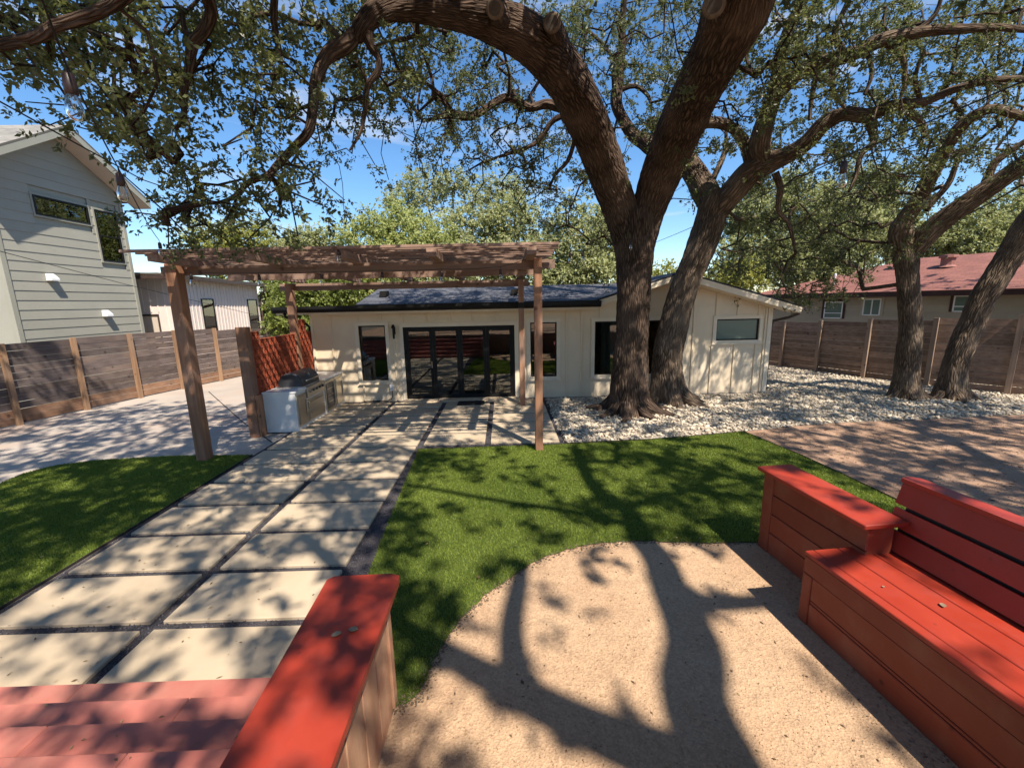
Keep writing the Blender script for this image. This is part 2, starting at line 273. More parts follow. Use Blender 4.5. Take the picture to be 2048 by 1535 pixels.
m_, t_, p_, o_ = newmat('filament'); p_.inputs['Base Color'].default_value = (0.6, 0.45, 0.25, 1); p_.inputs['Metallic'].default_value = 1.0; p_.inputs['Roughness'].default_value = 0.3

# ------------------------------------------------------------------ object helpers
def tag(o, label=None, cat=None, group=None, kind=None):
    if label: o['label'] = label
    if cat: o['category'] = cat
    if group: o['group'] = group
    if kind: o['kind'] = kind
    return o
def thing(name, loc, label, cat, group=None, rz=0.0):
    e = bpy.data.objects.new(name, None); COL.objects.link(e); e.location = loc; e.rotation_euler = (0, 0, rz); e.empty_display_size = 0.2
    e['_m'] = 0
    del e['_m']
    return tag(e, label, cat, group)
def attach(o, parent):
    o.parent = parent
    # world-coordinate meshes: undo the parent's own transform
    m = Matrix.Identity(4); chain = []; q = parent
    while q is not None: chain.append(q); q = q.parent
    for q in reversed(chain):
        m = m @ q.matrix_parent_inverse @ q.matrix_basis
    o.matrix_parent_inverse = m.inverted()
def mesh_obj(name, me, mat, parent=None, local=False):
    o = bpy.data.objects.new(name, me); COL.objects.link(o)
    if mat is not None and not me.materials: me.materials.append(MATS[mat])
    if parent is not None:
        if local: o.parent = parent
        else: attach(o, parent)
    return o
class MB:
    def __init__(s): s.v = []; s.f = []; s.uv = None; s.smooth = False
    def add(s, vs, fs):
        b = len(s.v); s.v += [tuple(map(float, p)) for p in vs]; s.f += [tuple(b + i for i in f) for f in fs]; return s
    def box(s, x0, x1, y0, y1, z0, z1):
        return s.add([(x0, y0, z0), (x1, y0, z0), (x1, y1, z0), (x0, y1, z0), (x0, y0, z1), (x1, y0, z1), (x1, y1, z1), (x0, y1, z1)],
                     [(3, 2, 1, 0), (4, 5, 6, 7), (0, 1, 5, 4), (1, 2, 6, 5), (2, 3, 7, 6), (3, 0, 4, 7)])
    def cbox(s, x0, x1, y0, y1, z0, z1, c=0.006):      # box with chamfered edges
        bm = bmesh.new(); bmesh.ops.create_cube(bm, size=1)
        for v in bm.verts:
            v.co = Vector((x0 + (v.co.x + .5) * (x1 - x0), y0 + (v.co.y + .5) * (y1 - y0), z0 + (v.co.z + .5) * (z1 - z0)))
        bmesh.ops.bevel(bm, geom=list(bm.edges), offset=c, segments=1, affect='EDGES')
        bm.verts.index_update(); s.add([v.co for v in bm.verts], [[v.index for v in f.verts] for f in bm.faces]); bm.free(); return s
    def beam(s, a, b, w, h, up=(0, 0, 1)):             # box from a to b, w across, h along up
        a = Vector(a); b = Vector(b); d = (b - a).normalized(); u = Vector(up); sd_ = d.cross(u).normalized(); u = sd_.cross(d).normalized()
        vs = []
        for p in (a, b):
            for i, j in ((-1, -1), (1, -1), (1, 1), (-1, 1)): vs.append(p + sd_ * (i * w / 2) + u * (j * h / 2))
        return s.add(vs, [(0, 1, 2, 3), (7, 6, 5, 4), (4, 5, 1, 0), (5, 6, 2, 1), (6, 7, 3, 2), (7, 4, 0, 3)])
    def poly(s, pts): return s.add(pts, [tuple(range(len(pts)))])
    def prism(s, pts, off):                             # polygon extruded by vector
        n = len(pts); q = [Vector(p) for p in pts]; o = Vector(off)
        return s.add(q + [p + o for p in q], [tuple(reversed(range(n))), tuple(range(n, 2 * n))] + [(i, (i + 1) % n, n + (i + 1) % n, n + i) for i in range(n)])
    def tube(s, pts, rad, n=8, caps=True):
        pts = [Vector(p) for p in pts]; m = len(pts)
        if not hasattr(rad, '__len__'): rad = [rad] * m
        t0 = (pts[1] - pts[0]).normalized(); u = t0.orthogonal().normalized(); vs = []
        for i in range(m):
            t = ((pts[min(i + 1, m - 1)] - pts[max(i - 1, 0)]).normalized())
            u = (u - t * u.dot(t)).normalized(); w = t.cross(u)
            for k in range(n):
                a = 2 * PI * k / n; vs.append(pts[i] + (u * math.cos(a) + w * math.sin(a)) * rad[i])
        fs = [(i * n + k, i * n + (k + 1) % n, (i + 1) * n + (k + 1) % n, (i + 1) * n + k) for i in range(m - 1) for k in range(n)]
        if caps: fs += [tuple(reversed(range(n))), tuple(range((m - 1) * n, m * n))]
        return s.add(vs, fs)
    def lathe(s, prof, c, n=16):                        # prof (r, z), vertical axis through c
        vs = [(c[0] + r * math.cos(2 * PI * k / n), c[1] + r * math.sin(2 * PI * k / n), c[2] + z) for r, z in prof for k in range(n)]
        fs = [(i * n + k, i * n + (k + 1) % n, (i + 1) * n + (k + 1) % n, (i + 1) * n + k) for i in range(len(prof) - 1) for k in range(n)]
        return s.add(vs, fs)
    def mesh(s, name):
        me = bpy.data.meshes.new(name); me.from_pydata(s.v, [], s.f); me.update()
        if s.smooth:
            me.polygons.foreach_set('use_smooth', [True] * len(me.polygons))
        return me
    def build(s, name, mat, parent=None): return mesh_obj(name, s.mesh(name), mat, parent)
    def sm(s): s.smooth = True; return s
def part(name, mat, parent, x0, x1, y0, y1, z0, z1, c=0.0):
    m = MB(); (m.cbox(x0, x1, y0, y1, z0, z1, c) if c else m.box(x0, x1, y0, y1, z0, z1)); return m.build(name, mat, parent)
def uvmesh(name, quads, uvs, mat, parent):              # flat polygons with metric UVs
    me = bpy.data.meshes.new(name); vs = []; fs = []
    for q in quads: b = len(vs); vs += [tuple(map(float, p)) for p in q]; fs.append(tuple(range(b, b + len(q))))
    me.from_pydata(vs, [], fs); ul = me.uv_layers.new(name='UVMap'); i = 0
    for u in uvs:
        for p in u: ul.data[i].uv = p; i += 1
    return mesh_obj(name, me, mat, parent)
def fast_mesh(name, verts, faces, k, mat, parent=None, rnd=None, kind=None, smooth=False, uv=None):
    verts = np.asarray(verts, np.float32); faces = np.asarray(faces, np.int32)
    me = bpy.data.meshes.new(name); me.vertices.add(len(verts)); me.vertices.foreach_set('co', verts.ravel())
    nf = len(faces); me.loops.add(nf * k); me.loops.foreach_set('vertex_index', faces.ravel())
    me.polygons.add(nf); me.polygons.foreach_set('loop_start', np.arange(0, nf * k, k, dtype=np.int32)); me.polygons.foreach_set('loop_total', np.full(nf, k, np.int32))
    if smooth: me.polygons.foreach_set('use_smooth', np.ones(nf, bool))
    if rnd is not None:
        a = me.attributes.new('rnd', 'FLOAT', 'FACE'); a.data.foreach_set('value', np.asarray(rnd, np.float32))
    if uv is not None:
        ul = me.uv_layers.new(name='UVMap'); ul.data.foreach_set('uv', np.asarray(uv, np.float32)[faces.ravel()].ravel())
    me.update(calc_edges=True); me.validate()
    o = mesh_obj(name, me, mat, parent)
    if kind: o['kind'] = kind
    return o
def sheet(name, pts, z, mat, kind='structure', sub=0):
    m = MB(); m.poly([(p[0], p[1], z) for p in pts]); o = m.build(name, mat); o['kind'] = kind
    return o
def inpoly(P, poly):
    x, y = P[:, 0], P[:, 1]; c = np.zeros(len(P), bool); n = len(poly)
    for i in range(n):
        x0, y0 = poly[i]; x1, y1 = poly[(i + 1) % n]
        if y0 == y1: continue
        hit = ((y0 > y) != (y1 > y)) & (x < (x1 - x0) * (y - y0) / (y1 - y0) + x0); c ^= hit
    return c
def scatter(poly, n):
    a = np.array(poly); lo, hi = a.min(0), a.max(0); P = lo + rng.random((n, 2)) * (hi - lo); return P[inpoly(P, poly)]

# ================================================================== GROUND
sheet('ground', [(-150, -150), (150, -150), (150, 150), (-150, 150)], -0.05, 'soil')
sheet('granite_yard', [(-1.35, 0.95), (14.5, 0.95), (14.5, 9.6), (-1.35, 9.6)], 0.0, 'granite_red')
sand_edge = [(-0.79, 2.40), (-0.64, 2.51), (-0.55, 2.87), (-0.39, 3.24), (-0.09, 3.62), (0.38, 4.04), (0.90, 4.25), (1.46, 4.29), (2.09, 4.22), (2.90, 4.19)]
def smooth_line(pts, k=6):
    out = []; P = [np.array(p, float) for p in pts]
    for i in range(len(P) - 1):
        p0, p1, p2, p3 = P[max(i - 1, 0)], P[i], P[i + 1], P[min(i + 2, len(P) - 1)]
        for j in range(k):
            t = j / k; out.append(0.5 * ((2 * p1) + (-p0 + p2) * t + (2 * p0 - 5 * p1 + 4 * p2 - p3) * t * t + (-p0 + 3 * p1 - 3 * p2 + p3) * t ** 3))
    out.append(P[-1]); return out
se = [tuple(p + rng.normal(0, 0.008, 2)) for p in smooth_line(sand_edge, 8)]
sand_poly = [(-0.95, 0.95), (4.6, 0.95), (4.6, 3.3), (3.2, 4.1)] + se[::-1] + [(-0.95, 2.35)]
sheet('sand_circle', sand_poly, 0.004, 'granite_tan')
gravel_poly = [(1.10, 7.66), (2.76, 7.76), (3.80, 7.92), (4.76, 8.10), (6.2, 8.42), (7.3, 8.55), (9.52, 8.66), (11.3, 8.78), (13.4, 9.0), (14.5, 9.2), (14.5, 12.0), (10.9, 17.0), (7.38, 17.5), (7.38, 11.58), (1.10, 11.58)]
gravel_bed = sheet('gravel_bed', gravel_poly, 0.008, 'stone_bed')
turf_poly = [(-1.62, 7.52), (1.10, 7.60), (2.76, 7.72), (3.80, 7.88), (4.76, 8.06), (4.96, 6.71), (5.03, 5.75), (5.08, 4.8), (5.05, 3.9), (4.8, 3.35), (3.2, 4.12)] + se[::-1] + [(-1.0, 2.40), (-1.38, 2.40), (-1.38, 3.4), (-1.42, 4.0), (-1.47, 4.7), (-1.52, 5.6), (-1.58, 6.8)]
sheet('lawn_right', turf_poly, 0.014, 'turf')
drive_poly = [(-4.58, 12.0), (-4.6, 7.42), (-4.62, 2.0), (-16, 2.0), (-16, 24), (-5.2, 24), (-5.2, 12.0)]
sheet('driveway', drive_poly, 0.002, 'concrete')
lturf_poly = [(-4.62, 7.46), (-6.17, 7.52), (-7.31, 7.40), (-7.85, 7.20), (-8.05, 6.85), (-7.95, 6.35), (-8.2, 5.0), (-8.6, 2.2), (-4.60, 2.2), (-4.62, 3.45)]
sheet('lawn_left', lturf_poly, 0.014, 'turf')
bed = sheet('paver_bed', [(-4.60, 2.35), (-1.36, 2.35), (-1.38, 3.4), (-1.42, 4.0), (-1.47, 4.7), (-1.52, 5.6), (-1.58, 6.8), (-1.64, 7.54), (1.16, 7.60), (1.14, 11.58), (-5.15, 11.58), (-5.15, 11.5), (-4.60, 8.7)], 0.010, 'dark_gravel')
for a, b in (((-6.15, 9.76), (-9.6, 13.7)), ((-6.15, 9.76), (-4.66, 8.2))):
    m = MB(); d = Vector((b[0] - a[0], b[1] - a[1], 0)).normalized(); n_ = Vector((-d.y, d.x, 0)) * 0.012
    m.poly([Vector((*a, .007)) - n_, Vector((*b, .007)) - n_, Vector((*b, .007)) + n_, Vector((*a, .007)) + n_]); o = m.build('expansion_joint', 'edging', bpy.data.objects['driveway'])
# metal edging strips
ed = MB()
def strip(pts, h=0.022):
    for a, b in zip(pts[:-1], pts[1:]): ed.beam((a[0], a[1], 0.01), (b[0], b[1], 0.01), 0.008, h * 2)
strip([(1.12, 7.60), (1.12, 11.5)]); strip([(4.76, 8.08), (4.98, 6.71), (5.05, 5.75), (5.10, 4.8), (5.07, 3.9)]); strip([(1.10, 7.63), (2.76, 7.74), (3.80, 7.90), (4.76, 8.08)])
strip([(-4.62, 2.3), (-4.62, 7.46)]); strip([(-1.64, 7.53), (1.12, 7.60)])
tag(ed.build('edging_strip', 'edging'), None, None, None, 'structure')
# pavers, each its own slab on the bed
cols = [(-4.50, -3.075), (-2.965, -1.68), (-1.56, -0.40), (-0.29, 1.02)]
rows = [2.50 + 0.745 * k for k in range(13)]
paver_cache = {}
def paver(x0, x1, y0, y1):
    key = (round(x1 - x0, 3), round(y1 - y0, 3))
    if key not in paver_cache:
        w, d = key; paver_cache[key] = MB().cbox(-w / 2, w / 2, -d / 2, d / 2, -0.03, 0.03, 0.007).mesh('paver_slab')
    o = mesh_obj('paver_slab', paver_cache[key], 'paver'); o.location = ((x0 + x1) / 2, (y0 + y1) / 2, 0.012 + random.uniform(-.002, .002))
    o.rotation_euler = (random.uniform(-.003, .003), random.uniform(-.003, .003), random.uniform(-.004, .004)); attach(o, bed)
for ci, (x0, x1) in enumerate(cols):
    for y in rows:
        y1 = y + (0.65 if y < 7.5 else 0.635)
        if y1 > 11.45: continue
        if ci >= 2 and y < 7.6: continue
        paver(x0, x1, y, y1)
for ci, (x0, x1) in enumerate(cols):
    if ci: paver(x0, x1, 11.44 - 0.001 * 0, 11.44) if False else None
# loose dark pebbles in the joints
def blobs(P, r, squash=0.6, base=None):
    """irregular low-poly stones: octahedra-like (6 verts, 8 tris) or icosahedra"""
    n = len(P)
    if base == 'ico':
        g = (1 + 5 ** .5) / 2; B = np.array([(-1, g, 0), (1, g, 0), (-1, -g, 0), (1, -g, 0), (0, -1, g), (0, 1, g), (0, -1, -g), (0, 1, -g), (g, 0, -1), (g, 0, 1), (-g, 0, -1), (-g, 0, 1)]) / math.sqrt(1 + g * g)
        Fc = np.array([(0, 11, 5), (0, 5, 1), (0, 1, 7), (0, 7, 10), (0, 10, 11), (1, 5, 9), (5, 11, 4), (11, 10, 2), (10, 7, 6), (7, 1, 8), (3, 9, 4), (3, 4, 2), (3, 2, 6), (3, 6, 8), (3, 8, 9), (4, 9, 5), (2, 4, 11), (6, 2, 10), (8, 6, 7), (9, 8, 1)])
    else:
        B = np.array([(1, 0, 0), (-1, 0, 0), (0, 1, 0), (0, -1, 0), (0, 0, 1), (0, 0, -1)], float); Fc = np.array([(4, 0, 2), (4, 2, 1), (4, 1, 3), (4, 3, 0), (5, 2, 0), (5, 1, 2), (5, 3, 1), (5, 0, 3)])
    k = len(B); a = rng.random(n) * 2 * PI; c, s = np.cos(a), np.sin(a)
    V = B[None] * (1 + rng.normal(0, .13, (n, k, 1))) * r[:, None, None] * np.stack([rng.uniform(.8, 1.35, n), rng.uniform(.7, 1.1, n), rng.uniform(squash * .7, squash * 1.2, n)], 1)[:, None, :]
    X = V[..., 0] * c[:, None] - V[..., 1] * s[:, None]; Yv = V[..., 0] * s[:, None] + V[..., 1] * c[:, None]
    tl = rng.normal(0, .25, (n, 1)); Zv = V[..., 2] + X * tl
    V = np.stack([X, Yv, Zv], -1) + P[:, None, :]
    Fa = Fc[None] + (np.arange(n) * k)[:, None, None]
    return V.reshape(-1, 3), Fa.reshape(-1, 3)
pb = scatter([(-4.58, 2.4), (-1.36, 2.4), (-1.40, 4.0), (-1.50, 5.6), (-1.62, 7.5), (1.1, 7.6), (1.1, 11.5), (-4.58, 11.5)], 60000)
keep = np.ones(len(pb), bool)
for x0, x1 in cols[:2]:
    for y in rows: keep &= ~((pb[:, 0] > x0) & (pb[:, 0] < x1) & (pb[:, 1] > y) & (pb[:, 1] < y + 0.64))
for x0, x1 in cols[2:]:
    for y in rows:
        if y > 7.6: keep &= ~((pb[:, 0] > x0) & (pb[:, 0] < x1) & (pb[:, 1] > y) & (pb[:, 1] < y + 0.64))
pb = pb[keep][:13000]
P3 = np.column_stack([pb, np.full(len(pb), 0.016)])
v, f = blobs(P3, rng.uniform(.005, .012, len(P3)), .8)
tag(fast_mesh('joint_gravel', v, f, 3, 'pebble_dark'), 'loose dark slate gravel filling the joints between pavers', 'gravel', None, 'stuff')
# limestone river stones
sp = scatter(gravel_poly, 52000)
near = (sp[:, 1] < 11.4) | (sp[:, 0] > 7.5); sp = sp[near]
dist = np.hypot(sp[:, 0], sp[:, 1]); prob = np.clip(12.5 / dist, .45, 1) ; sp = sp[rng.random(len(sp)) < prob][:21000]
P3 = np.column_stack([sp, 0.012 + rng.random(len(sp)) * .03])
v, f = blobs(P3, np.clip(rng.lognormal(-3.72, .40, len(P3)), .010, .060), .6, 'ico')
tag(fast_mesh('river_stones', v, f, 3, 'limestone', smooth=True), 'bed of pale limestone river stones round the oaks', 'gravel', None, 'stuff')
# turf blades
def blades(poly, n, label, name, hh=0.025):
    P = scatter(poly, n); n = len(P)
    d = np.hypot(P[:, 0], P[:, 1]); a = rng.random(n) * 2 * PI; hgt = hh * rng.uniform(.6, 1.15, n); w = 0.0022 + 0.0006 * d
    lean = rng.normal(0, .45, (n, 2)) * hgt[:, None]
    b = np.column_stack([P, np.full(n, .013)]); t = np.column_stack([np.cos(a), np.sin(a), np.zeros(n)]) * w[:, None]
    tip = b + np.column_stack([lean, hgt])
    V = np.stack([b - t, b + t, tip], 1).reshape(-1, 3); Fa = np.arange(3 * n).reshape(-1, 3)
    clump = 0.5 + 0.25 * np.sin(P[:, 0] * 2.1 + 1.3) * np.cos(P[:, 1] * 1.7) + rng.normal(0, .25, n)
    tag(fast_mesh(name, V, Fa, 3, 'blade', rnd=np.clip(clump, 0, 1)), label, 'turf', None, 'stuff')
blades(turf_poly, 330000, 'bright green artificial turf between the pavers and the sand', 'turf_grass')
blades(lturf_poly, 170000, 'shaded artificial turf patch left of the paver path', 'turf_grass')

# ================================================================== TERRACE, STAIRS, STAIR WALL
t = sheet('terrace', [(-9, -14), (12, -14), (12, 0.9), (2.25, 0.9), (2.25, 1.02), (-9, 1.02)], 1.02, 'granite_red')
m = MB(); m.box(-9, 2.25, 0.96, 1.018, -0.02, 1.0); o = m.build('retaining_wall', 'ped_x', t)
m = MB(); m.box(2.25, 12, 0.84, 0.898, -0.02, 1.0); o = m.build('retaining_wall', 'ped_x', t)
st = thing('stairs', (-5, 2.0, 0), 'broad dusty red painted wooden stairs leading up from the paver path', 'stairs')
for k in range(5):
    zt = 0.17 * (k + 1); yn = 2.515 - 0.298 * k
    xj = (-2.9, -1.95, -2.45, -1.75, -3.2)[k]
    for xa, xb in ((-8.6, xj - .003), (xj, -1.135)): part('tread', 'red_tread', st, xa, xb, yn - 0.315, yn, zt - 0.035, zt + random.uniform(-.001, .001), 0.007)
    part('riser', 'red_tread', st, -8.6, -1.135, yn - 0.045, yn - 0.022, zt - 0.17 + 0.001, zt - 0.036)
sw = thing('stair_wall', (-0.95, 1.7, 0), 'low timber stair wall with bright red cap board and pale side boards', 'low wall')
m = MB(); pts = [(-1.185, 2.50), (-1.15, 2.535), (-0.78, 2.545), (-0.72, 2.52), (-0.715, 2.47), (-0.70, 0.9), (-1.12, 0.9)]
m.prism([(x, y, 0.862) for x, y in pts][::-1], (0, 0, 0.042)); m.build('cap_board', 'red_paint', sw)
part('core', 'red_front', sw, -1.125, -0.82, 0.98, 2.42, 0.0, 0.861)
yb = 2.46
for k in range(6):
    wb = (0.085, 0.24, 0.235, 0.24, 0.24, 0.24)[k]
    part('side_board', 'raw_side', sw, -0.818, -0.785 - (0.004 if k else -0.006), yb - wb + 0.012, yb, 0.0, 0.858, 0.004); yb -= wb
    part('red_batten', 'red_front', sw, -0.817, -0.797, yb - 0.0005, yb + 0.0115, 0.0, 0.857)
part('end_board', 'raw_side', sw, -1.12, -0.80, 2.425, 2.455, 0.0, 0.858, 0.004)
LT = leaf_tmp = None
def dry_leaf(loc, rz, s, parent_label, name='fallen_leaf'):
    m = MB(); n = 6; vs = []; 
    for i in range(n + 1):
        tt = i / n; w = math.sin(PI * tt) ** 0.7 * 0.34
        for q in (-1, 0, 1): vs.append(((tt - .5) * s, q * w * s, (abs(q) * .16 * w * 2 + 0.10 * math.sin(PI * tt) * 0) * s + 0.06 * s * (tt - .5) ** 2 * 4 + 0.003))
    fs = [(i * 3 + k, (i + 1) * 3 + k, (i + 1) * 3 + k + 1, i * 3 + k + 1) for i in range(n) for k in (0, 1)]
    m.add(vs, fs); o = m.sm().build(name, 'cut_wood'); o.location = loc; o.rotation_euler = (0, 0, rz)
    return tag(o, parent_label, 'leaf', 'dry leaves fallen on the red timber')
dry_leaf((-0.94, 2.02, 0.905), 0.5, 0.055, 'curled dry leaf on the red stair wall cap, the left of two')
dry_leaf((-0.86, 2.05, 0.905), 0.0, 0.055, 'curled dry leaf on the red stair wall cap, the right of two')

# ================================================================== BENCH
RB = math.radians(5.2); BC = Vector((2.41, 3.09, 0))
bench = thing('corner_bench', BC, 'red painted timber bench with boxed seat, slatted back and end wall', 'bench', None, RB)
def bpart(name, mat, x0, x1, y0, y1, z0, z1, c=0.005):
    m = MB(); m.cbox(x0, x1, y0, y1, z0, z1, c); o = mesh_obj(name, m.mesh(name), mat); o.parent = bench; return o
Lb = -2.9
bpart('seat_trim', 'red_paint', 0.0, 0.075, Lb, 0.0, 0.585, 0.62)
bpart('seat_board', 'red_paint', 0.081, 0.285, Lb, 0.0, 0.585, 0.6185)
bpart('seat_board', 'red_paint', 0.291, 0.49, Lb, 0.0, 0.585, 0.6195)
bpart('seat_trim', 'red_paint', 0.496, 0.525, Lb, 0.0, 0.585, 0.6205)
bpart('seat_board', 'red_paint', 0.531, 0.76, Lb, -0.02, 0.585, 0.612)
bpart('seat_core', 'red_front', 0.03, 0.75, Lb, -0.035, 0.0, 0.583)
bpart('front_board', 'red_front', 0.004, 0.03, Lb, -0.002, 0.44, 0.583)
bpart('front_board', 'red_front', 0.012, 0.031, Lb, -0.09, 0.235, 0.434)
bpart('front_board', 'red_front', 0.014, 0.032, Lb, -0.09, 0.205, 0.229)
bpart('front_board', 'red_front', 0.012, 0.031, Lb, -0.09, 0.0, 0.199)
bpart('corner_board', 'red_front', 0.004, 0.032, -0.09, -0.002, 0.0, 0.434)
bpart('end_board', 'red_front', 0.034, 0.62, -0.031, -0.004, 0.0, 0.583)
# leaning back: slats
def bslat(z0, z1, x_at0, y1, name='back_slat'):
    lean = 0.27; th = 0.03
    def X(z): return x_at0 + (z - 0.62) * lean
    m = MB(); m.prism([(X(z0), Lb, z0), (X(z1), Lb, z1), (X(z1) + th, Lb, z1 - th * lean), (X(z0) + th, Lb, z0 - th * lean)], (0, y1 - Lb, 0))
    o = mesh_obj(name, m.mesh(name), 'red_paint'); o.parent = bench
bslat(0.63, 0.785, 0.66, -0.02); bslat(0.812, 0.955, 0.66, -0.01); bslat(0.985, 1.15, 0.66, 0.0)
m = MB(); m.prism([(0.715, Lb, 0.60), (0.85, Lb, 1.12), (0.87, Lb, 1.12), (0.735, Lb, 0.60)], (0, -Lb - 0.05, 0)); o = mesh_obj('back_panel', m.mesh('back_panel'), 'brown_trim'); o.parent = bench
for yy in (-1.0, -2.0):
    m = MB(); m.prism([(0.697, yy - .09, 0.64), (0.825, yy - .09, 1.12), (0.84, yy - .09, 1.12), (0.712, yy - .09, 0.64)], (0, 0.09, 0)); o = mesh_obj('back_support', m.mesh('back_support'), 'red_front'); o.parent = bench
m = MB(); m.prism([(0.80, Lb, 1.153), (0.80, 0.015, 1.153), (0.86, 0.035, 1.153), (0.985, 0.02, 1.135), (0.985, Lb, 1.135)], (0, 0, 0.035)); o = mesh_obj('back_cap', m.mesh('back_cap'), 'red_paint'); o.parent = bench
# end wall (arm)
def apart(name, mat, x0, x1, y0, y1, z0, z1, c=0.005): return bpart(name, mat, x0, x1, y0, y1, z0, z1, c)
apart('arm_cap', 'red_paint', 0.33, 0.71, -0.17, 1.06, 0.865, 0.905, 0.006)
apart('arm_core', 'red_front', 0.43, 0.65, -0.12, 1.00, 0.0, 0.86)
for k, (z0, z1) in enumerate(((0.655, 0.858), (0.445, 0.645), (0.235, 0.435), (0.0, 0.225))):
    apart('arm_board', 'red_front', 0.405, 0.43, -0.13, 0.90, z0, z1)
apart('arm_corner_board', 'red_front', 0.395, 0.432, 0.895, 1.03, 0.0, 0.859)
apart('arm_corner_board', 'red_front', 0.433, 0.66, 1.001, 1.028, 0.0, 0.859)
for p_, rz_, s_, l_ in (((2.86, 2.42, .625), 0.9, .05, 'dry leaf lying on the red bench seat beside the lid seam'), ((2.64, 2.62, .625), 0.3, .022, 'tiny dry leaf on the red bench seat near the front corner')):
    dry_leaf(p_, rz_, s_, l_)

# ================================================================== HOUSE (white, board and batten)
HY = 11.60
house = thing('house', (1.1, 14.5, 0), 'low white board and batten house with black folding doors and slate roof', 'house')
def wall_holes(name, mat, x0, x1, z0, z1, holes, y0, y1, parent):
    xs = sorted({x0, x1} | {h[0] for h in holes} | {h[1] for h in holes}); zs = sorted({z0, z1} | {h[2] for h in holes} | {h[3] for h in holes}); m = MB()
    for a, b in zip(xs[:-1], xs[1:]):
        for c, d in zip(zs[:-1], zs[1:]):
            cx, cz = (a + b) / 2, (c + d) / 2
            if any(h[0] < cx < h[1] and h[2] < cz < h[3] for h in holes): continue
            m.box(a, b, y0, y1, c, d)
    return m.build(name, mat, parent)
wins = [(-3.90, -3.18, 0.61, 2.11), (0.73, 1.45, 0.61, 2.10), (2.49, 4.30, 0.62, 2.09), (5.83, 7.01, 1.50, 2.08)]
door = (-2.71, 0.30, 0.0, 2.045)
wall_holes('front_wall', 'siding_white', -5.17, 7.34, 0.02, 2.42, wins + [(door[0], door[1], 0.02, door[3])], HY, HY + 0.14, house)
m = MB(); m.prism([(2.5, HY, 2.4201), (7.34, HY, 2.4201), (7.34, HY, 2.44), (4.60, HY, 3.19), (2.5, HY, 2.60)], (0, 0.14, 0)); m.build('gable_wall', 'siding_white', house)
part('left_wall', 'siding_white', house, -5.17, -5.03, HY + 0.141, 18, 0.02, 2.6)
part('right_wall', 'siding_white', house, 7.20, 7.34, HY + 0.141, 19.5, 0.02, 2.40)
m = MB(); m.box(-5.0, 7.18, 18.0, 18.1, 0, 2.55); m.box(-5.0, 7.18, 15.2, 15.25, 0, 2.40); m.build('inner_wall', 'room', house)
part('inner_floor', 'floor_wood', house, -5.02, 7.19, HY + 0.141, 15.19, -0.02, 0.03)
part('inner_ceiling', 'room', house, -5.02, 7.19, HY + 0.141, 15.19, 2.42, 2.45)
part('inner_partition', 'room', house, 1.95, 2.05, HY + 0.15, 15.18, 0.04, 2.41)
part('foundation', 'concrete', house, -5.165, 7.335, HY + 0.003, HY + 0.13, -0.05, 0.019)
def battens(xs, z0, z1, skip=()):
    for x in xs: part('batten', 'siding_white', house, x - 0.024, x + 0.024, HY - 0.030, HY, z0, z1, 0.003)
battens([-4.62], 0.03, 2.40); battens([-5.12], 0.03, 2.40)
battens([-3.88, -3.27], 2.24, 2.40); battens([-2.06, -1.44, -0.82, -0.23], 2.17, 2.40); battens([-2.98, 0.47], 0.03, 2.40) if False else None
for x, z0, z1 in ((-2.70, 2.17, 2.40), (0.40, 2.17, 2.40), (-3.88, 0.03, 0.50), (1.72, 0.03, 2.45), (2.13, 0.03, 2.5), (-2.96, 0.03, 1.7), (1.1, 0.03, 0.49)):
    battens([x], z0, z1)
def gz_top(x): return 2.60 + (x - 2.5) * 0.281 if x < 4.6 else 3.19 - (x - 4.6) * 0.274
battens([2.63], 2.21, 2.60); battens([3.3], 2.21, 2.80); battens([3.95], 2.21, 2.98); battens([4.60], 0.03, 3.12); battens([5.20], 0.03, 2.98)
for x in (5.80, 6.39, 6.97): battens([x], 2.185, gz_top(x) - 0.03)
battens([5.74, 6.37, 6.96, 7.18], 0.03, 1.38); battens([7.18], 1.40, 2.42)
part('corner_board', 'trim_white', house, 7.235, 7.36, HY - 0.024, HY - 0.001, 0.02, 2.40, 0.003)
part('frieze_board', 'trim_white', house, -5.17, 2.50, HY - 0.025, HY - 0.001, 2.405, 2.46)
def window(x0, x1, z0, z1, frosted=False, slider=False, sill=True, pane='glass'):
    w = part('window', 'dark_metal', house, 0, 0, 0, 0, 0, 0) if False else None
    tr = MB(); a = 0.095
    tr.box(x0 - a, x1 + a, HY - 0.036, HY - 0.001, z1, z1 + a); tr.box(x0 - a, x0, HY - 0.036, HY - 0.001, z0, z1); tr.box(x1, x1 + a, HY - 0.036, HY - 0.001, z0, z1); tr.box(x0 - a, x1 + a, HY - 0.036, HY - 0.001, z0 - a, z0)
    if sill: tr.box(x0 - a - .03, x1 + a + .03, HY - 0.055, HY - 0.0365, z0 - a - .012, z0 - a + .012)
    wn = tr.build('window', 'trim_white', house)
    fr = MB(); b = 0.035
    fr.box(x0, x1, HY + .01, HY + .06, z1 - b, z1); fr.box(x0, x1, HY + .01, HY + .06, z0, z0 + b); fr.box(x0, x0 + b, HY + .01, HY + .06, z0 + b, z1 - b); fr.box(x1 - b, x1, HY + .01, HY + .06, z0 + b, z1 - b)
    if slider: fr.box((x0 + x1) / 2 - .02, (x0 + x1) / 2 + .02, HY + .01, HY + .06, z0 + b, z1 - b)
    fr.build('frame', 'dark_metal', wn)
    part('pane', 'frosted' if frosted else pane, wn, x0 + b, x1 - b, HY + .03, HY + .036, z0 + b, z1 - b)
    return wn
window(*wins[0]); window(*wins[1]); w3 = window(*wins[2], slider=True); window(*wins[3], frosted=True)
cu = MB(); pts = []
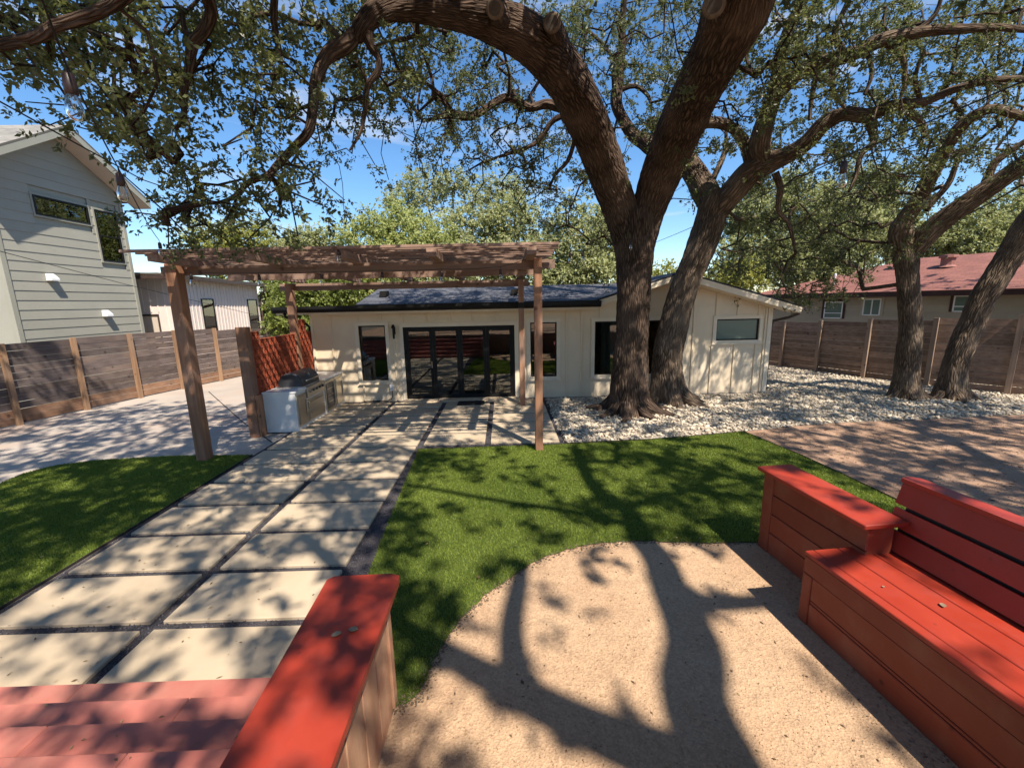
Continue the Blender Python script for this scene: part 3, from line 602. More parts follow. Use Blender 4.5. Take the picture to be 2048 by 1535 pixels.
for i in range(41):
    x = 2.72 + i * 0.022; pts.append((x, HY + 0.22 + 0.03 * math.sin(i * 1.3)))
cu.add([(x, y, z) for x, y in pts for z in (0.5, 2.2)], [(2 * i, 2 * i + 2, 2 * i + 3, 2 * i + 1) for i in range(40)]); cu.sm().build('curtain', 'curtain', house)
# folding door, four leaves
dr = MB(); x0, x1, z0, z1 = door; b = 0.05
dr.box(x0, x1, HY - .012, HY + .10, z1 - .045, z1); dr.box(x0, x0 + b, HY - .012, HY + .10, 0.06, z1 - .045); dr.box(x1 - b, x1, HY - .012, HY + .10, 0.06, z1 - .045); dr.box(x0, x1, HY - .012, HY + .10, 0.02, 0.06)
folding = dr.build('folding_door', 'dark_metal', house)
lw = (x1 - x0 - 2 * b) / 4
for k in range(4):
    a0 = x0 + b + k * lw + 0.003; a1 = a0 + lw - 0.006; lf = MB(); s_ = 0.082
    lf.box(a0, a1, HY + .015, HY + .07, z1 - .047 - s_, z1 - .047); lf.box(a0, a1, HY + .015, HY + .07, .062, .062 + s_ + .02); lf.box(a0, a0 + s_, HY + .015, HY + .07, .062 + s_ + .02, z1 - .047 - s_); lf.box(a1 - s_, a1, HY + .015, HY + .07, .062 + s_ + .02, z1 - .047 - s_)
    l_ = lf.build('door_leaf', 'dark_metal', folding)
    part('pane', 'glass', folding, a0 + s_, a1 - s_, HY + .04, HY + .046, .062 + s_ + .02, z1 - .047 - s_)
    if k == 0: part('door_handle', 'steel', folding, a1 - .05, a1 - .03, HY - .02, HY + .014, 0.92, 1.10, 0.004)
tr = MB(); a = 0.095
tr.box(x0 - a, x1 + a, HY - .03, HY - .001, z1, z1 + a); tr.box(x0 - a, x0, HY - .03, HY - .001, 0.02, z1); tr.box(x1, x1 + a, HY - .03, HY - .001, 0.02, z1); tr.build('door_trim', 'trim_white', house)
part('door_step', 'paver', house, -2.75, 0.42, 11.26, HY - 0.013, -0.02, 0.068, 0.006)
# eave, roof
def rooftri(name, quads, mat, parent, th=0.06, uscale=1):
    qs = []; us = []
    for q in quads:
        q = [Vector(p) for p in q]; n = (q[1] - q[0]).cross(q[2] - q[0]).normalized()
        if n.z < 0: q = q[::-1]; n = -n
        e = Vector((0, 0, 1)).cross(n); e = e.normalized() if e.length > 1e-4 else Vector((1, 0, 0)); g = n.cross(e)
        qs.append(q); us.append([((p.dot(e)), (p.dot(g))) for p in q])
        lo = [p - n * th for p in q]; qs.append(lo[::-1]); us.append([(0, 0)] * len(q))
        for i in range(len(q)):
            j = (i + 1) % len(q); qs.append([q[i], lo[i], lo[j], q[j]]); us.append([(0, 0)] * 4)
    return uvmesh(name, qs, us, mat, parent)
roof = rooftri('roof', [[(-3.78, 11.12, 2.66), (2.56, 11.12, 2.66), (4.2, 14.1, 3.17), (-3.95, 14.1, 3.17)]], 'shingle_slate', house)
rooftri('rear_roof', [[(-3.95, 14.1, 3.168), (4.6, 14.1, 3.168), (4.6, 18.3, 2.55), (-3.8, 18.3, 2.55)]], 'shingle_slate', house)
part('flat_roof', 'shingle_slate', house, -5.80, -3.79, 11.14, 18.3, 2.56, 2.60)
rooftri('gable_roof', [[(2.46, 11.06, 2.695), (4.60, 11.06, 3.335), (4.60, 20, 3.335), (2.46, 20, 2.695)], [(4.60, 11.06, 3.335), (7.84, 11.06, 2.405), (7.84, 20, 2.405), (4.60, 20, 3.335)]], 'shingle_slate', house, 0.035)
rk = MB()
rk.prism([(2.50, 11.08, 2.52), (4.60, 11.08, 3.145), (4.60, 11.08, 3.295), (2.50, 11.08, 2.66)], (0, 0.035, 0)); rk.build('rake_board', 'trim_white', house)
rk = MB(); rk.prism([(4.601, 11.08, 3.145), (7.78, 11.08, 2.225), (7.80, 11.08, 2.37), (4.601, 11.08, 3.295)], (0, 0.035, 0)); rk.build('rake_board', 'trim_white', house)
rk = MB(); rk.prism([(4.601, 11.07, 3.235), (7.80, 11.07, 2.315), (7.81, 11.07, 2.368), (4.601, 11.07, 3.294)], (0, 0.0095, 0)); rk.prism([(2.50, 11.07, 2.605), (4.60, 11.07, 3.235), (4.60, 11.07, 3.294), (2.50, 11.07, 2.658)], (0, 0.0095, 0)); rk.build('shadow_board', 'trim_white', house)
sf = MB(); sf.prism([(2.51, 11.116, 2.52), (4.60, 11.116, 3.146), (4.60, 11.116, 3.165), (2.51, 11.116, 2.54)], (0, 0.48, 0)); sf.prism([(4.602, 11.116, 3.146), (7.78, 11.116, 2.226), (7.78, 11.116, 2.245), (4.602, 11.116, 3.165)], (0, 0.48, 0)); sf.build('rake_soffit', 'trim_white', house)
part('soffit', 'trim_white', house, -5.78, 2.48, 11.13, HY - 0.003, 2.462, 2.482)
part('fascia', 'trim_white', house, -5.78, 2.49, 11.105, 11.128, 2.44, 2.56)
gt = MB(); gt.prism([(-5.84, 11.10, 2.49), (-5.84, 11.10, 2.645), (-5.84, 10.985, 2.645), (-5.84, 10.985, 2.56), (-5.84, 11.02, 2.49)], (8.36, 0, 0)); gutter = gt.build('gutter', 'dark_metal', house)
ds = MB(); ds.tube([(7.86, 11.25, 2.34), (7.84, 11.26, 2.20), (7.70, 11.42, 2.10), (7.42, 11.64, 2.0), (7.40, 11.68, 1.85), (7.40, 11.68, 0.03)], 0.038, 8); ds.sm().build('downspout', 'bronze', house)
gs = MB(); gs.prism([(7.80, 11.06, 2.30), (7.80, 11.06, 2.40), (7.93, 11.06, 2.40), (7.93, 11.06, 2.34), (7.88, 11.06, 2.30)], (0, 8.9, 0)); gs.build('side_gutter', 'bronze', house)
ds = MB(); ds.tube([(-5.55, 11.06, 2.48), (-5.55, 11.10, 2.40), (-5.32, 11.62, 2.22), (-5.24, 11.70, 2.1), (-5.24, 11.70, 0.03)], 0.036, 8); ds.sm().build('downspout', 'dark_metal', house)
for (x, y, z) in ((-3.35, 12.3, 2.87), (0.33, 12.2, 2.85)):
    m = MB(); m.prism([(x - .10, y - .09, z), (x - .08, y - .07, z + .15), (x - .08, y + .2, z + .17), (x - .10, y + .28, z + 0.05)], (0.19, 0, 0)); m.build('roof_vent', 'dark_metal', house)
for sx, l_ in ((-2.94, 0),):
    lan = thing('wall_lantern', (sx, HY - 0.02, 1.9), 'slim black wall lantern between tall window and folding doors', 'wall lamp')
    part('back_plate', 'dark_metal', lan, sx - .035, sx + .035, HY - .045, HY - .021, 1.86, 2.06, .004)
    MB().tube([(sx, HY - .046, 2.02), (sx, HY - .09, 2.04), (sx, HY - .09, 2.0)], 0.010, 6).build('arm', 'dark_metal', lan)
    MB().lathe([(0.0, .18), (.03, .17), (.055, .10), (.045, .08), (.030, .07), (.028, -.2), (0.0, -.205)], (sx, HY - .10, 1.95), 10).build('lamp_body', 'dark_metal', lan)
ob = thing('outlet_box', (-3.10, HY, 0.4), 'grey outdoor outlet box with conduit on the white house wall', 'outlet box')
part('cover', 'white_plastic', ob, -3.16, -3.05, HY - .085, HY - .022, 0.32, 0.49, .006)
MB().tube([(-3.10, HY - .05, 0.32), (-3.10, HY - .05, 0.16), (-3.14, HY - .05, 0.09), (-3.24, HY - .05, 0.045), (-3.9, HY - .05, 0.04)], 0.011, 6).build('conduit', 'dark_metal', ob)
mt = MB().cbox(-1.25, -0.55, 10.78, 11.22, 0.043, 0.062, .004).build('door_mat', 'rubber'); tag(mt, 'black rubber door mat before the folding doors', 'door mat')

# ================================================================== PERGOLA
pg = thing('pergola', (-2.4, 9.0, 0), 'weathered brown timber pergola over the paved patio', 'pergola')
posts = [(-5.36, 7.30, .185, 3.37), (0.60, 7.35, .135, 3.365), (0.46, 10.75, .135, 3.20), (-5.20, 10.75, .165, 3.20)]
for x, y, w, h_ in posts: part('post', 'ped_z', pg, x - w / 2, x + w / 2, y - w / 2, y + w / 2, 0.0, h_, .008)
part('strap', 'dark_metal', pg, 0.46 - .0705, 0.46 + .0705, 10.75 - .0705, 10.75 + .0705, 2.50, 2.64)
part('beam', 'ped_x', pg, -5.68, 0.90, 7.425, 7.475, 3.195, 3.345, .005)
part('beam', 'ped_x', pg, -5.68, 0.90, 7.165, 7.203, 3.195, 3.345, .005) if False else None
part('beam', 'ped_x', pg, -5.48, 0.66, 10.835, 10.885, 3.03, 3.20, .005)
part('beam', 'ped_x', pg, -5.60, 0.80, 9.05, 9.09, 3.19, 3.33, .005)
raf = [-5.12, -3.71, -2.38, -1.04, 0.45]
for i, x in enumerate(raf):
    m = MB(); m.beam((x, 6.58, 3.402), (x, 11.35, 3.285), 0.145, 0.11); m.build('rafter', 'ped_y', pg)
ys = np.linspace(6.50, 11.25, 25)
for i, y in enumerate(ys):
    z = 3.404 - (y - 6.58) * 0.02453 + 0.0565
    xl = -5.50 if i == 0 else -5.42 - 0.15 * random.random(); xr = 0.84 + 0.06 * random.random()
    m = MB(); m.cbox(xl, xr, y - .024, y + .024, z, z + .040, .004); m.build('slat', 'ped_x', pg)
# short post and breeze block screen
sp_ = thing('short_post', (-5.20, 8.62, 0), 'short weathered timber post at the near end of the block screen', 'post')
part('upper_post', 'ped_z', sp_, -5.29, -5.09, 8.54, 8.72, 0.0, 2.27, .008)
part('side_plank', 'ped_z', sp_, -5.088, -5.05, 8.56, 8.76, 0.0, 0.88, .005)
screen = thing('block_screen', (-5.2, 10.2, 0), 'terracotta red breeze block screen behind the outdoor kitchen', 'screen wall')
bw, bh, bd = 0.30, 0.165, 0.12
m = MB(); e_ = 0.016
m.box(-bd / 2, bd / 2, 0, bw - .006, 0, e_); m.box(-bd / 2, bd / 2, 0, bw - .006, bh - .006 - e_, bh - .006)
for a in (0, (bw - .006) / 3 - e_ / 2, 2 * (bw - .006) / 3 - e_ / 2, bw - .006 - e_): m.box(-bd / 2, bd / 2, a, a + e_, e_, bh - .006 - e_)
for k in range(3):
    c0 = (bw - .006) / 6 * (2 * k + 1); zc = (bh - .006) / 2
    pts = [(0, c0 - .026, zc - .045), (0, c0 + .012, zc - .03), (0, c0 + .02, zc - .008), (0, c0 - .02, zc + .008), (0, c0 - .012, zc + .03), (0, c0 + .026, zc + .045)]
    for a, b_ in zip(pts[:-1], pts[1:]): m.beam(a, b_, .014, bd * .9, up=(1, 0, 0))
block_me = m.mesh('breeze_block')
def block(y, z):
    o = mesh_obj('breeze_block', block_me, 'terracotta'); o.location = (-5.2 + random.uniform(-.003, .003), y, z); attach(o, screen)
for r in range(12):
    for k in range(9): block(8.80 + k * bw, 0.02 + r * bh)
block(8.80, 0.02 + 12 * bh)
for r in (12, 13): block(10.95, 0.02 + r * bh)
# kitchen island
isl = thing('kitchen_island', (-4.7, 10.1, 0), 'white outdoor kitchen island with stainless doors and drawers', 'outdoor kitchen')
IX0, IX1, IY0, IY1 = -5.07, -4.39, 8.80, 11.50
part('body', 'quartz', isl, IX0 + .02, IX1 - .02, IY0 + .02, IY1, 0.03, 0.855)
part('end_panel', 'quartz', isl, IX0, IX1 - .012, IY0, IY0 + .019, 0.03, 0.858, .003)
part('countertop', 'quartz', isl, IX0 - .01, IX1 + .008, IY0 - .008, IY1 + .005, 0.860, 0.90, .004)
part('toe_kick', 'rubber', isl, IX0 + .05, IX1 - .05, IY0 + .05, IY1 - .02, 0.0, 0.028)
def ssdoor(y0, y1, z0, z1, nm='cabinet_door', handle='h'):
    part('door_frame', 'steel', isl, IX1 - .019, IX1 - .004, y0, y1, z0, z1, .003)
    d = part(nm, 'steel', isl, IX1 - .003, IX1 + .012, y0 + .04, y1 - .04, z0 + .04, z1 - .04, .003)
    if handle == 'v': part('handle', 'steel', d, IX1 + .013, IX1 + .035, y1 - .08, y1 - .065, z0 + .15, z1 - .15, .004)
    else: part('handle', 'steel', d, IX1 + .013, IX1 + .037, y0 + .1, y1 - .1, z1 - .075, z1 - .058, .004)
ssdoor(8.86, 9.28, 0.12, 0.80, handle='v')
for k in range(2): ssdoor(9.31, 10.19, 0.12 + k * .25, 0.355 + k * .25, 'drawer')
part('fridge_frame', 'steel', isl, IX1 - .019, IX1 + .004, 10.28, 10.85, 0.08, 0.84, .004)
fr_ = part('fridge_door', 'steel_dark', isl, IX1 + .005, IX1 + .016, 10.34, 10.79, 0.15, 0.77, .003)
for z in (0.30, 0.46, 0.62): part('shelf', 'steel', fr_, IX1 + .0165, IX1 + .022, 10.37, 10.76, z, z + .012)
part('handle', 'steel', fr_, IX1 + .017, IX1 + .045, 10.75, 10.77, 0.2, 0.72, .004)
ssdoor(10.90, 11.40, 0.10, 0.83, handle='v')
gr = thing('barbecue_grill', (-4.72, 9.75, 0.9), 'stainless steel gas barbecue with domed lid set in the island', 'barbecue')
m = MB(); prof = []
for i in range(15):
    a = PI * (i / 14); prof.append((-4.73 + 0.27 * math.cos(a), 0.915 + 0.30 * math.sin(a) ** 0.8))
ys_ = (9.30, 9.33, 10.17, 10.20); sc_ = (0.94, 1.0, 1.0, 0.94)
vs = [(-4.73 + (x + 4.73) * s_, y, 0.915 + (z - 0.915) * s_) for y, s_ in zip(ys_, sc_) for x, z in prof]; n = 15
m.add(vs, [(i * n + k, i * n + k + 1, (i + 1) * n + k + 1, (i + 1) * n + k) for i in range(3) for k in range(n - 1)] + [tuple(range(n)), tuple(reversed(range(3 * n, 4 * n)))])
lid = m.build('lid', 'steel_dark', gr)
part('lid_base', 'steel', gr, -5.01, -4.45, 9.29, 10.21, 0.902, 0.914)
MB().tube([(-4.46, 9.42, 1.02), (-4.405, 9.42, 1.03), (-4.405, 10.08, 1.03), (-4.46, 10.08, 1.02)], 0.013, 8).sm().build('lid_handle', 'steel', gr)
MB().tube([(-4.535, 9.75, 1.12), (-4.50, 9.75, 1.135)], 0.04, 14).build('thermometer', 'steel', gr)
part('control_panel', 'steel', gr, -4.43, -4.362, 9.30, 10.20, 0.655, 0.90, .006)
for k in range(5):
    y = 9.42 + k * .165; MB().tube([(-4.361, y, .79), (-4.325, y, .79)], [.032, .027], 12).build('knob', 'steel_dark', gr)

# ================================================================== FENCES
def fence(name, label, pts, heights, board_mat, low_mat, post_mat, nb, side, gap=0.006, pw=0.10):
    f_ = thing(name, (pts[0][0], pts[0][1], 0), label, 'fence')
    for i, (x, y) in enumerate(pts):
        d = Vector((pts[min(i + 1, len(pts) - 1)][0] - pts[max(i - 1, 0)][0], pts[min(i + 1, len(pts) - 1)][1] - pts[max(i - 1, 0)][1], 0)).normalized(); n_ = Vector((d.y, -d.x, 0)) * side
        m = MB(); c = Vector((x, y, 0)) + n_ * 0.07
        hp = max(heights[max(i - 1, 0)], heights[min(i, len(heights) - 1)]) + 0.015
        m.beam(c + Vector((0, 0, hp / 2 - .02)) - d * pw / 2, c + Vector((0, 0, hp / 2 - .02)) + d * pw / 2, 0.085, hp + .04); m.build('fence_post', post_mat, f_)
    for i in range(len(pts) - 1):
        a = Vector((pts[i][0], pts[i][1], 0)); b = Vector((pts[i + 1][0], pts[i + 1][1], 0)); h_ = heights[i]; bh_ = (h_ - 0.03) / nb
        for k in range(nb):
            zc = 0.03 + (k + .5) * bh_; j = random.uniform(-.004, .004)
            off = Vector((random.uniform(-.005, .005), random.uniform(-.005, .005), 0)); m = MB(); m.beam(a + off + Vector((0, 0, zc + j)), b + off + Vector((0, 0, zc + j * .3)), 0.022, bh_ - gap * random.uniform(.5, 1.8)); m.build('fence_board', low_mat if (k < 2 and low_mat) else board_mat, f_)
    return f_
lf = [(-12.15, 7.3), (-11.86, 8.7), (-11.66, 10.05), (-11.44, 11.5), (-11.2, 12.95), (-10.9, 14.3), (-10.55, 15.75), (-10.2, 17.3), (-9.85, 19.0), (-9.4, 21.0), (-9.0, 23.0)]
fence('charcoal_fence', 'charcoal stained horizontal board fence along the driveway', lf, [1.93, 1.93, 1.93, 1.95, 1.95, 1.93, 1.85, 1.80, 1.76, 1.74], 'fence_dark', 'fence_low', 'fence_post', 11, 1, 0.007)
rf_ = [(10.1, 17.2), (10.60, 15.88), (11.10, 14.70), (11.65, 13.33), (12.35, 11.95), (13.25, 10.68), (14.2, 9.2), (15.0, 7.6)]
fence('brown_fence', 'brown horizontal board fence behind the two right oaks', rf_, [1.73, 1.73, 1.80, 1.90, 1.96, 2.06, 2.06], 'fence_brown', None, 'fence_bpost', 11, 1, 0.010, 0.11)

# ================================================================== GREY TWO-STOREY HOUSE (left)
GX, GY0, GY1, GYA = -13.0, 11.75, 15.74, 13.72
gh = thing('grey_house', (-15, 13.7, 0), 'two storey sage grey lap sided house with steep gable', 'house')
def gtop(y): return 7.72 - abs(y - GYA) * 0.60
m = MB(); m.prism([(GX - .15, GY0, 0), (GX - .15, GY1, 0), (GX - .15, GY1, gtop(GY1) - .1), (GX - .15, GYA, gtop(GYA) - .1), (GX - .15, GY0, gtop(GY0) - .1)], (0.11, 0, 0)); m.build('wall_core', 'gray_trim', gh)
m = MB(); m.box(-22, GX - .151, GY1 - .12, GY1, 0, 6.4); m.box(-22, GX - .151, GY0, GY0 + .12, 0, 6.4); m.build('end_wall', 'gray_siding', gh)
ex = 0.262; z = 0.35; gw = [(12.85, 14.45, 5.33, 5.86), (14.66, 15.46, 4.24, 5.84)]
while z < 7.7:
    z1 = z + ex; spans = [[GY0 + .08, GY1 - .08]]
    for a, b, c, d in gw:
        if z < d + .04 and z1 > c - .06:
            ns = []
            for s0, s1 in spans:
                if b + .05 <= s0 or a - .05 >= s1: ns.append([s0, s1]); continue
                if a - .05 > s0: ns.append([s0, a - .05])
                if b + .05 < s1: ns.append([b + .05, s1])
            spans = ns
    for s0, s1 in spans:
        # clip to gable
        lo0 = max(s0, GYA - (7.72 - z) / 0.60); lo1 = min(s1, GYA + (7.72 - z) / 0.60)
        if lo1 - lo0 < .05: continue
        hi0 = max(lo0, min(lo1, GYA - max(7.72 - z1, 0) / 0.60)); hi1 = min(lo1, max(lo0, GYA + max(7.72 - z1, 0) / 0.60))
        m = MB(); x0 = GX - .012; x1 = GX + .002
        m.add([(x0, lo0, z), (x1, lo0, z), (x1, lo1, z), (x0, lo1, z), (x0 - .006, hi0, z1 + .004), (x1 - .013, hi0, z1 + .004), (x1 - .013, hi1, z1 + .004), (x0 - .006, hi1, z1 + .004)], [(3, 2, 1, 0), (4, 5, 6, 7), (0, 1, 5, 4), (1, 2, 6, 5), (2, 3, 7, 6), (3, 0, 4, 7)])
        m.build('siding_board', 'gray_siding', gh)
    z = z1
part('corner_board', 'gray_trim', gh, GX - .04, GX + .022, GY1 - .09, GY1 + .03, 0, 6.45)
part('corner_board', 'gray_trim', gh, GX - .04, GX + .022, GY0 - .03, GY0 + .09, 0, 6.45)
for i, (a, b, c, d) in enumerate(gw):
    tr = MB(); q = .055
    tr.box(GX - .02, GX + .018, a - q, b + q, d, d + q); tr.box(GX - .02, GX + .018, a - q, b + q, c - q, c); tr.box(GX - .02, GX + .018, a - q, a, c, d); tr.box(GX - .02, GX + .018, b, b + q, c, d)
    w_ = tr.build('window', 'gray_trim', gh)
    fr = MB(); q = .045
    fr.box(GX - .02, GX + .03, a, b, d - q, d); fr.box(GX - .02, GX + .03, a, b, c, c + q); fr.box(GX - .02, GX + .03, a, a + q, c + q, d - q); fr.box(GX - .02, GX + .03, b - q, b, c + q, d - q)
    if i == 1: fr.box(GX - .015, GX + .025, a + q, b - q, (c + d) / 2 - .02, (c + d) / 2 + .02)
    fr.build('frame', 'dark_metal', w_)
    part('pane', 'glass_green', w_, GX - .012, GX - .006, a + q, b - q, c + q, d - q)
    if i == 1:
        cu = MB(); pts = [(GX - .05 + 0.018 * math.sin(k * 1.7), b - .42 + k * .02) for k in range(20)]
        cu.add([(x, y, zz) for x, y in pts for zz in (c, d)], [(2 * k, 2 * k + 2, 2 * k + 3, 2 * k + 1) for k in range(19)]); cu.sm().build('curtain', 'curtain', w_)
    part('backing', 'room', w_, GX - .035, GX - .03, a, b, c, d) if i == 0 else part('backing', 'room', w_, GX - .1, GX - .095, a, b, c, d)
for (y, z) in ((12.86, 3.62), (14.36, 2.56)):
    m = MB(); m.prism([(GX + .004, y - .11, z - .10), (GX + .004, y - .11, z + .10), (GX + .03, y - .11, z + .10), (GX + .17, y - .11, z - .04), (GX + .17, y - .11, z - .10)], (0, .22, 0)); m.build('vent_hood', 'white_plastic', gh)
ov = 0.60
rooftri('roof', [[(GX + ov, 11.15, gtop(11.15) + .22), (GX + ov, GYA, gtop(GYA) + .22), (-24, GYA, gtop(GYA) + .22), (-24, 11.15, gtop(11.15) + .22)], [(GX + ov, GYA, gtop(GYA) + .22), (GX + ov, 16.3, gtop(16.3) + .22), (-24, 16.3, gtop(16.3) + .22), (-24, GYA, gtop(GYA) + .22)]], 'shingle_gray', gh, 0.05)
for (ya, yb_) in ((11.17, GYA), (16.28, GYA)):
    m = MB(); m.prism([(GX + ov - .03, ya, gtop(ya) - .03), (GX + ov - .03, ya, gtop(ya) + .155), (GX + ov - .03, yb_, gtop(yb_) + .155), (GX + ov - .03, yb_, gtop(yb_) - .03)], (0.028, 0, 0)); m.build('rake_board', 'gray_trim', gh)
    m = MB(); m.prism([(GX + .01, ya, gtop(ya) - .03), (GX + .01, ya, gtop(ya) - .01), (GX + .01, yb_, gtop(yb_) - .01), (GX + .01, yb_, gtop(yb_) - .03)], (ov - .045, 0, 0)); m.build('rake_soffit', 'soffit', gh)
# white neighbour wing
wh = thing('white_wing', (-15, 20, 0), 'pale pink white batten sided low house behind the charcoal fence', 'house')
WX = -12.8; WY0 = 17.3; WY1 = 23.0
part('side_wall', 'pale_siding', wh, -22, WX, WY0 + .001, WY1, 0, 3.9)
part('front_wall', 'pale_siding', wh, -22, WX + .001, WY0 - .1, WY0, 0, 4.05)
for k in range(27):
    y = WY0 + .15 + k * .215
    if any(a < y < b for a, b in ((18.6, 19.5), (21.9, 22.85))):
        part('batten', 'pale_siding', wh, WX, WX + .022, y - .02, y + .02, 3.16, 3.88); continue
    if y < WY1: part('batten', 'pale_siding', wh, WX, WX + .022, y - .02, y + .02, 0.05, 3.88)
for k in range(9): part('batten', 'pale_siding', wh, -14.9 + k * .28, -14.86 + k * .28, WY0 - .122, WY0 - .101, 2.55 if -14.7 < -14.9 + k * .28 < -13.45 else 0.05, 4.02)
for (a, b) in ((18.66, 19.44), (21.97, 22.80)):
    fr = MB(); c, d, q = 1.50, 3.06, .05
    fr.box(WX, WX + .03, a, b, d - q, d); fr.box(WX, WX + .03, a, b, c, c + q); fr.box(WX, WX + .03, a, a + q, c + q, d - q); fr.box(WX, WX + .03, b - q, b, c + q, d - q); fr.box(WX, WX + .025, a + q, b - q, 1.86, 1.90)
    w_ = fr.build('window', 'dark_metal', wh); part('pane', 'glass_green', w_, WX + .006, WX + .012, a + q, b - q, c + q, d - q); part('blind', 'curtain', w_, WX + .001, WX + .004, a + .15, b - q, c + q, 2.5)
fr = MB(); fr.box(-14.55, -13.5, WY0 - .14, WY0 - .103, 2.40, 2.47); fr.box(-14.55, -14.50, WY0 - .14, WY0 - .103, 1.3, 2.40); fr.box(-13.55, -13.5, WY0 - .14, WY0 - .103, 1.3, 2.40); w_ = fr.build('window', 'bronze', wh)
part('blind', 'soffit', w_, -14.3, -13.56, WY0 - .115, WY0 - .104, 1.3, 2.40); part('pane', 'steel_dark', w_, -14.49, -14.31, WY0 - .115, WY0 - .104, 1.3, 2.40)
rooftri('roof', [[(-23, WY0 - .7, 4.33), (WX + .30, WY0 - .7, 3.98), (WX + .30, 24.0, 3.86), (-23, 24.0, 4.9)]], 'shingle_gray', wh, 0.05)
m = MB(); m.beam((WX + .33, WY0 - .75, 3.87), (WX + .33, 24.0, 3.76), .07, .14); m.build('gutter', 'bronze', wh)
m = MB(); m.box(-23, WX + .28, WY0 - .72, WY0 - .68, 3.78, 3.92); m.build('fascia', 'bronze', wh)
MB().tube([(WX + .33, 23.05, 3.72), (WX + .35, 23.05, 3.5), (WX + .10, 23.03, 3.3), (WX + .10, 23.03, 0)], .045, 6).build('downspout', 'bronze', wh)

# ================================================================== RED-ROOFED HOUSE (right)
rh = thing('red_roof_house', (15, 15, 0), 'tan lap sided bungalow with brick red roof behind the brown fence', 'house')
A = Vector((11.9, 19.0, 0)); D = Vector((2.65, -5.4, 0)).normalized(); NN = Vector((-D.y, D.x, 0)); NN = NN if NN.x < 0 else -NN   # outward, towards the yard
def RH(s, n, z): p = A + D * s + NN * n; return (p.x, p.y, z)
ez = 2.70
m = MB(); m.prism([RH(0, 0, 0), RH(16, 0, 0), RH(16, -7, 0), RH(0, -7, 0)], (0, 0, ez)); m.build('wall_core', 'tan_siding', rh)
for k in range(7):
    z0 = 1.25 + k * .205; m = MB()
    a0, a1, b0, b1 = RH(-.0, .004, z0), RH(16, .004, z0), RH(16, .022, z0), RH(-.0, .022, z0); c0, c1, d1, d0 = RH(0, .004, z0 + .203), RH(16, .004, z0 + .203), RH(16, .010, z0 + .203), RH(0, .010, z0 + .203)
    m.add([a0, a1, b1 if False else b0, b1, c0, c1, d1, d0], [(0, 1, 2, 3), (7, 6, 5, 4), (3, 2, 6, 7), (0, 4, 5, 1), (1, 5, 6, 2), (3, 7, 4, 0)]); m.build('siding_board', 'tan_siding', rh)
def rwin(px0, px1, pyt, pyb, mat_tr, nm, slider):
    # place on wall plane by the photo's window columns
    def onwall(px, py):
        d = ray(px, py); P0 = np.array(A); n_ = np.array(NN); k = ((P0 - EYE) @ n_) / (d @ n_); q = EYE + d * k; return float((Vector(q) - A).dot(D)), float(q[2])
    s0, zt = onwall(px0, pyt); s1, zb = onwall(px1, pyb); s0, s1 = min(s0, s1), max(s0, s1)
    def bx(s_0, s_1, n0, n1, z0, z1): q = MB(); q.prism([RH(s_0, n0, z0), RH(s_1, n0, z0), RH(s_1, n1, z0), RH(s_0, n1, z0)], (0, 0, z1 - z0)); return q
    w_ = bx(s0 - .08, s1 + .08, .023, .04, zt, zt + .09); w_.prism([RH(s0 - .08, .023, zb), RH(s0, .023, zb), RH(s0, .04, zb), RH(s0 - .08, .04, zb)], (0, 0, zt - zb)); w_.prism([RH(s1, .023, zb), RH(s1 + .08, .023, zb), RH(s1 + .08, .04, zb), RH(s1, .04, zb)], (0, 0, zt - zb)); w_ = w_.build('window', mat_tr, rh)
    f_ = bx(s0, s1, .026, .045, zt - .05, zt); f_.prism([RH(s0, .026, zb), RH(s0 + .04, .026, zb), RH(s0 + .04, .045, zb), RH(s0, .045, zb)], (0, 0, zt - zb - .05)); f_.prism([RH(s1 - .04, .026, zb), RH(s1, .026, zb), RH(s1, .045, zb), RH(s1 - .04, .045, zb)], (0, 0, zt - zb - .05)); f_.prism([RH(s0, .026, zb), RH(s1, .026, zb), RH(s1, .045, zb), RH(s0, .045, zb)], (0, 0, .04))
    if slider: sm_ = (s0 + s1) / 2; f_.prism([RH(sm_ - .02, .028, zb + .04), RH(sm_ + .02, .028, zb + .04), RH(sm_ + .02, .046, zb + .04), RH(sm_ - .02, .046, zb + .04)], (0, 0, zt - zb - .09))
    else: zm = zb + (zt - zb) * .3; f_.prism([RH(s0 + .04, .028, zm), RH(s1 - .04, .028, zm), RH(s1 - .04, .046, zm), RH(s0 + .04, .046, zm)], (0, 0, .03))
    f_.build('frame', 'white_plastic', w_)
    bx(s0 + .04, s1 - .04, .024, .034, zb + .04, zt - .05).build('pane', 'frosted', w_)
rwin(1651, 1684, 603, 637, 'brown_trim', 'w', False); rwin(1729, 1760, 597, 631, 'tan_siding', 'w', True); rwin(1910, 1975, 590, 624, 'brown_trim', 'w', False)
ov = 0.55
def RR_(s, n, z): return RH(s, n, z)
rooftri('roof', [[RR_(-.6, ov, ez + .05), RR_(16, ov, ez + .05), RR_(16, -3.5, ez + 1.35), RR_(3.4, -3.5, ez + 1.35)], [RR_(-.6, ov, ez + .05), RR_(3.4, -3.5, ez + 1.35), RR_(-.6, -7.5, ez + .05)]], 'shingle_red', rh, 0.04)
m = MB(); m.prism([RH(-.6, ov, ez - .13), RH(16, ov, ez - .13), RH(16, ov - .03, ez - .13), RH(-.6, ov - .03, ez - .13)], (0, 0, .15)); m.build('fascia', 'brown_trim', rh)
m = MB(); m.prism([RH(-.6, ov - .035, ez - .12), RH(16, ov - .035, ez - .12), RH(16, .03, ez - .12), RH(-.6, .03, ez - .12)], (0, 0, .02)); m.build('soffit', 'brown_trim', rh)
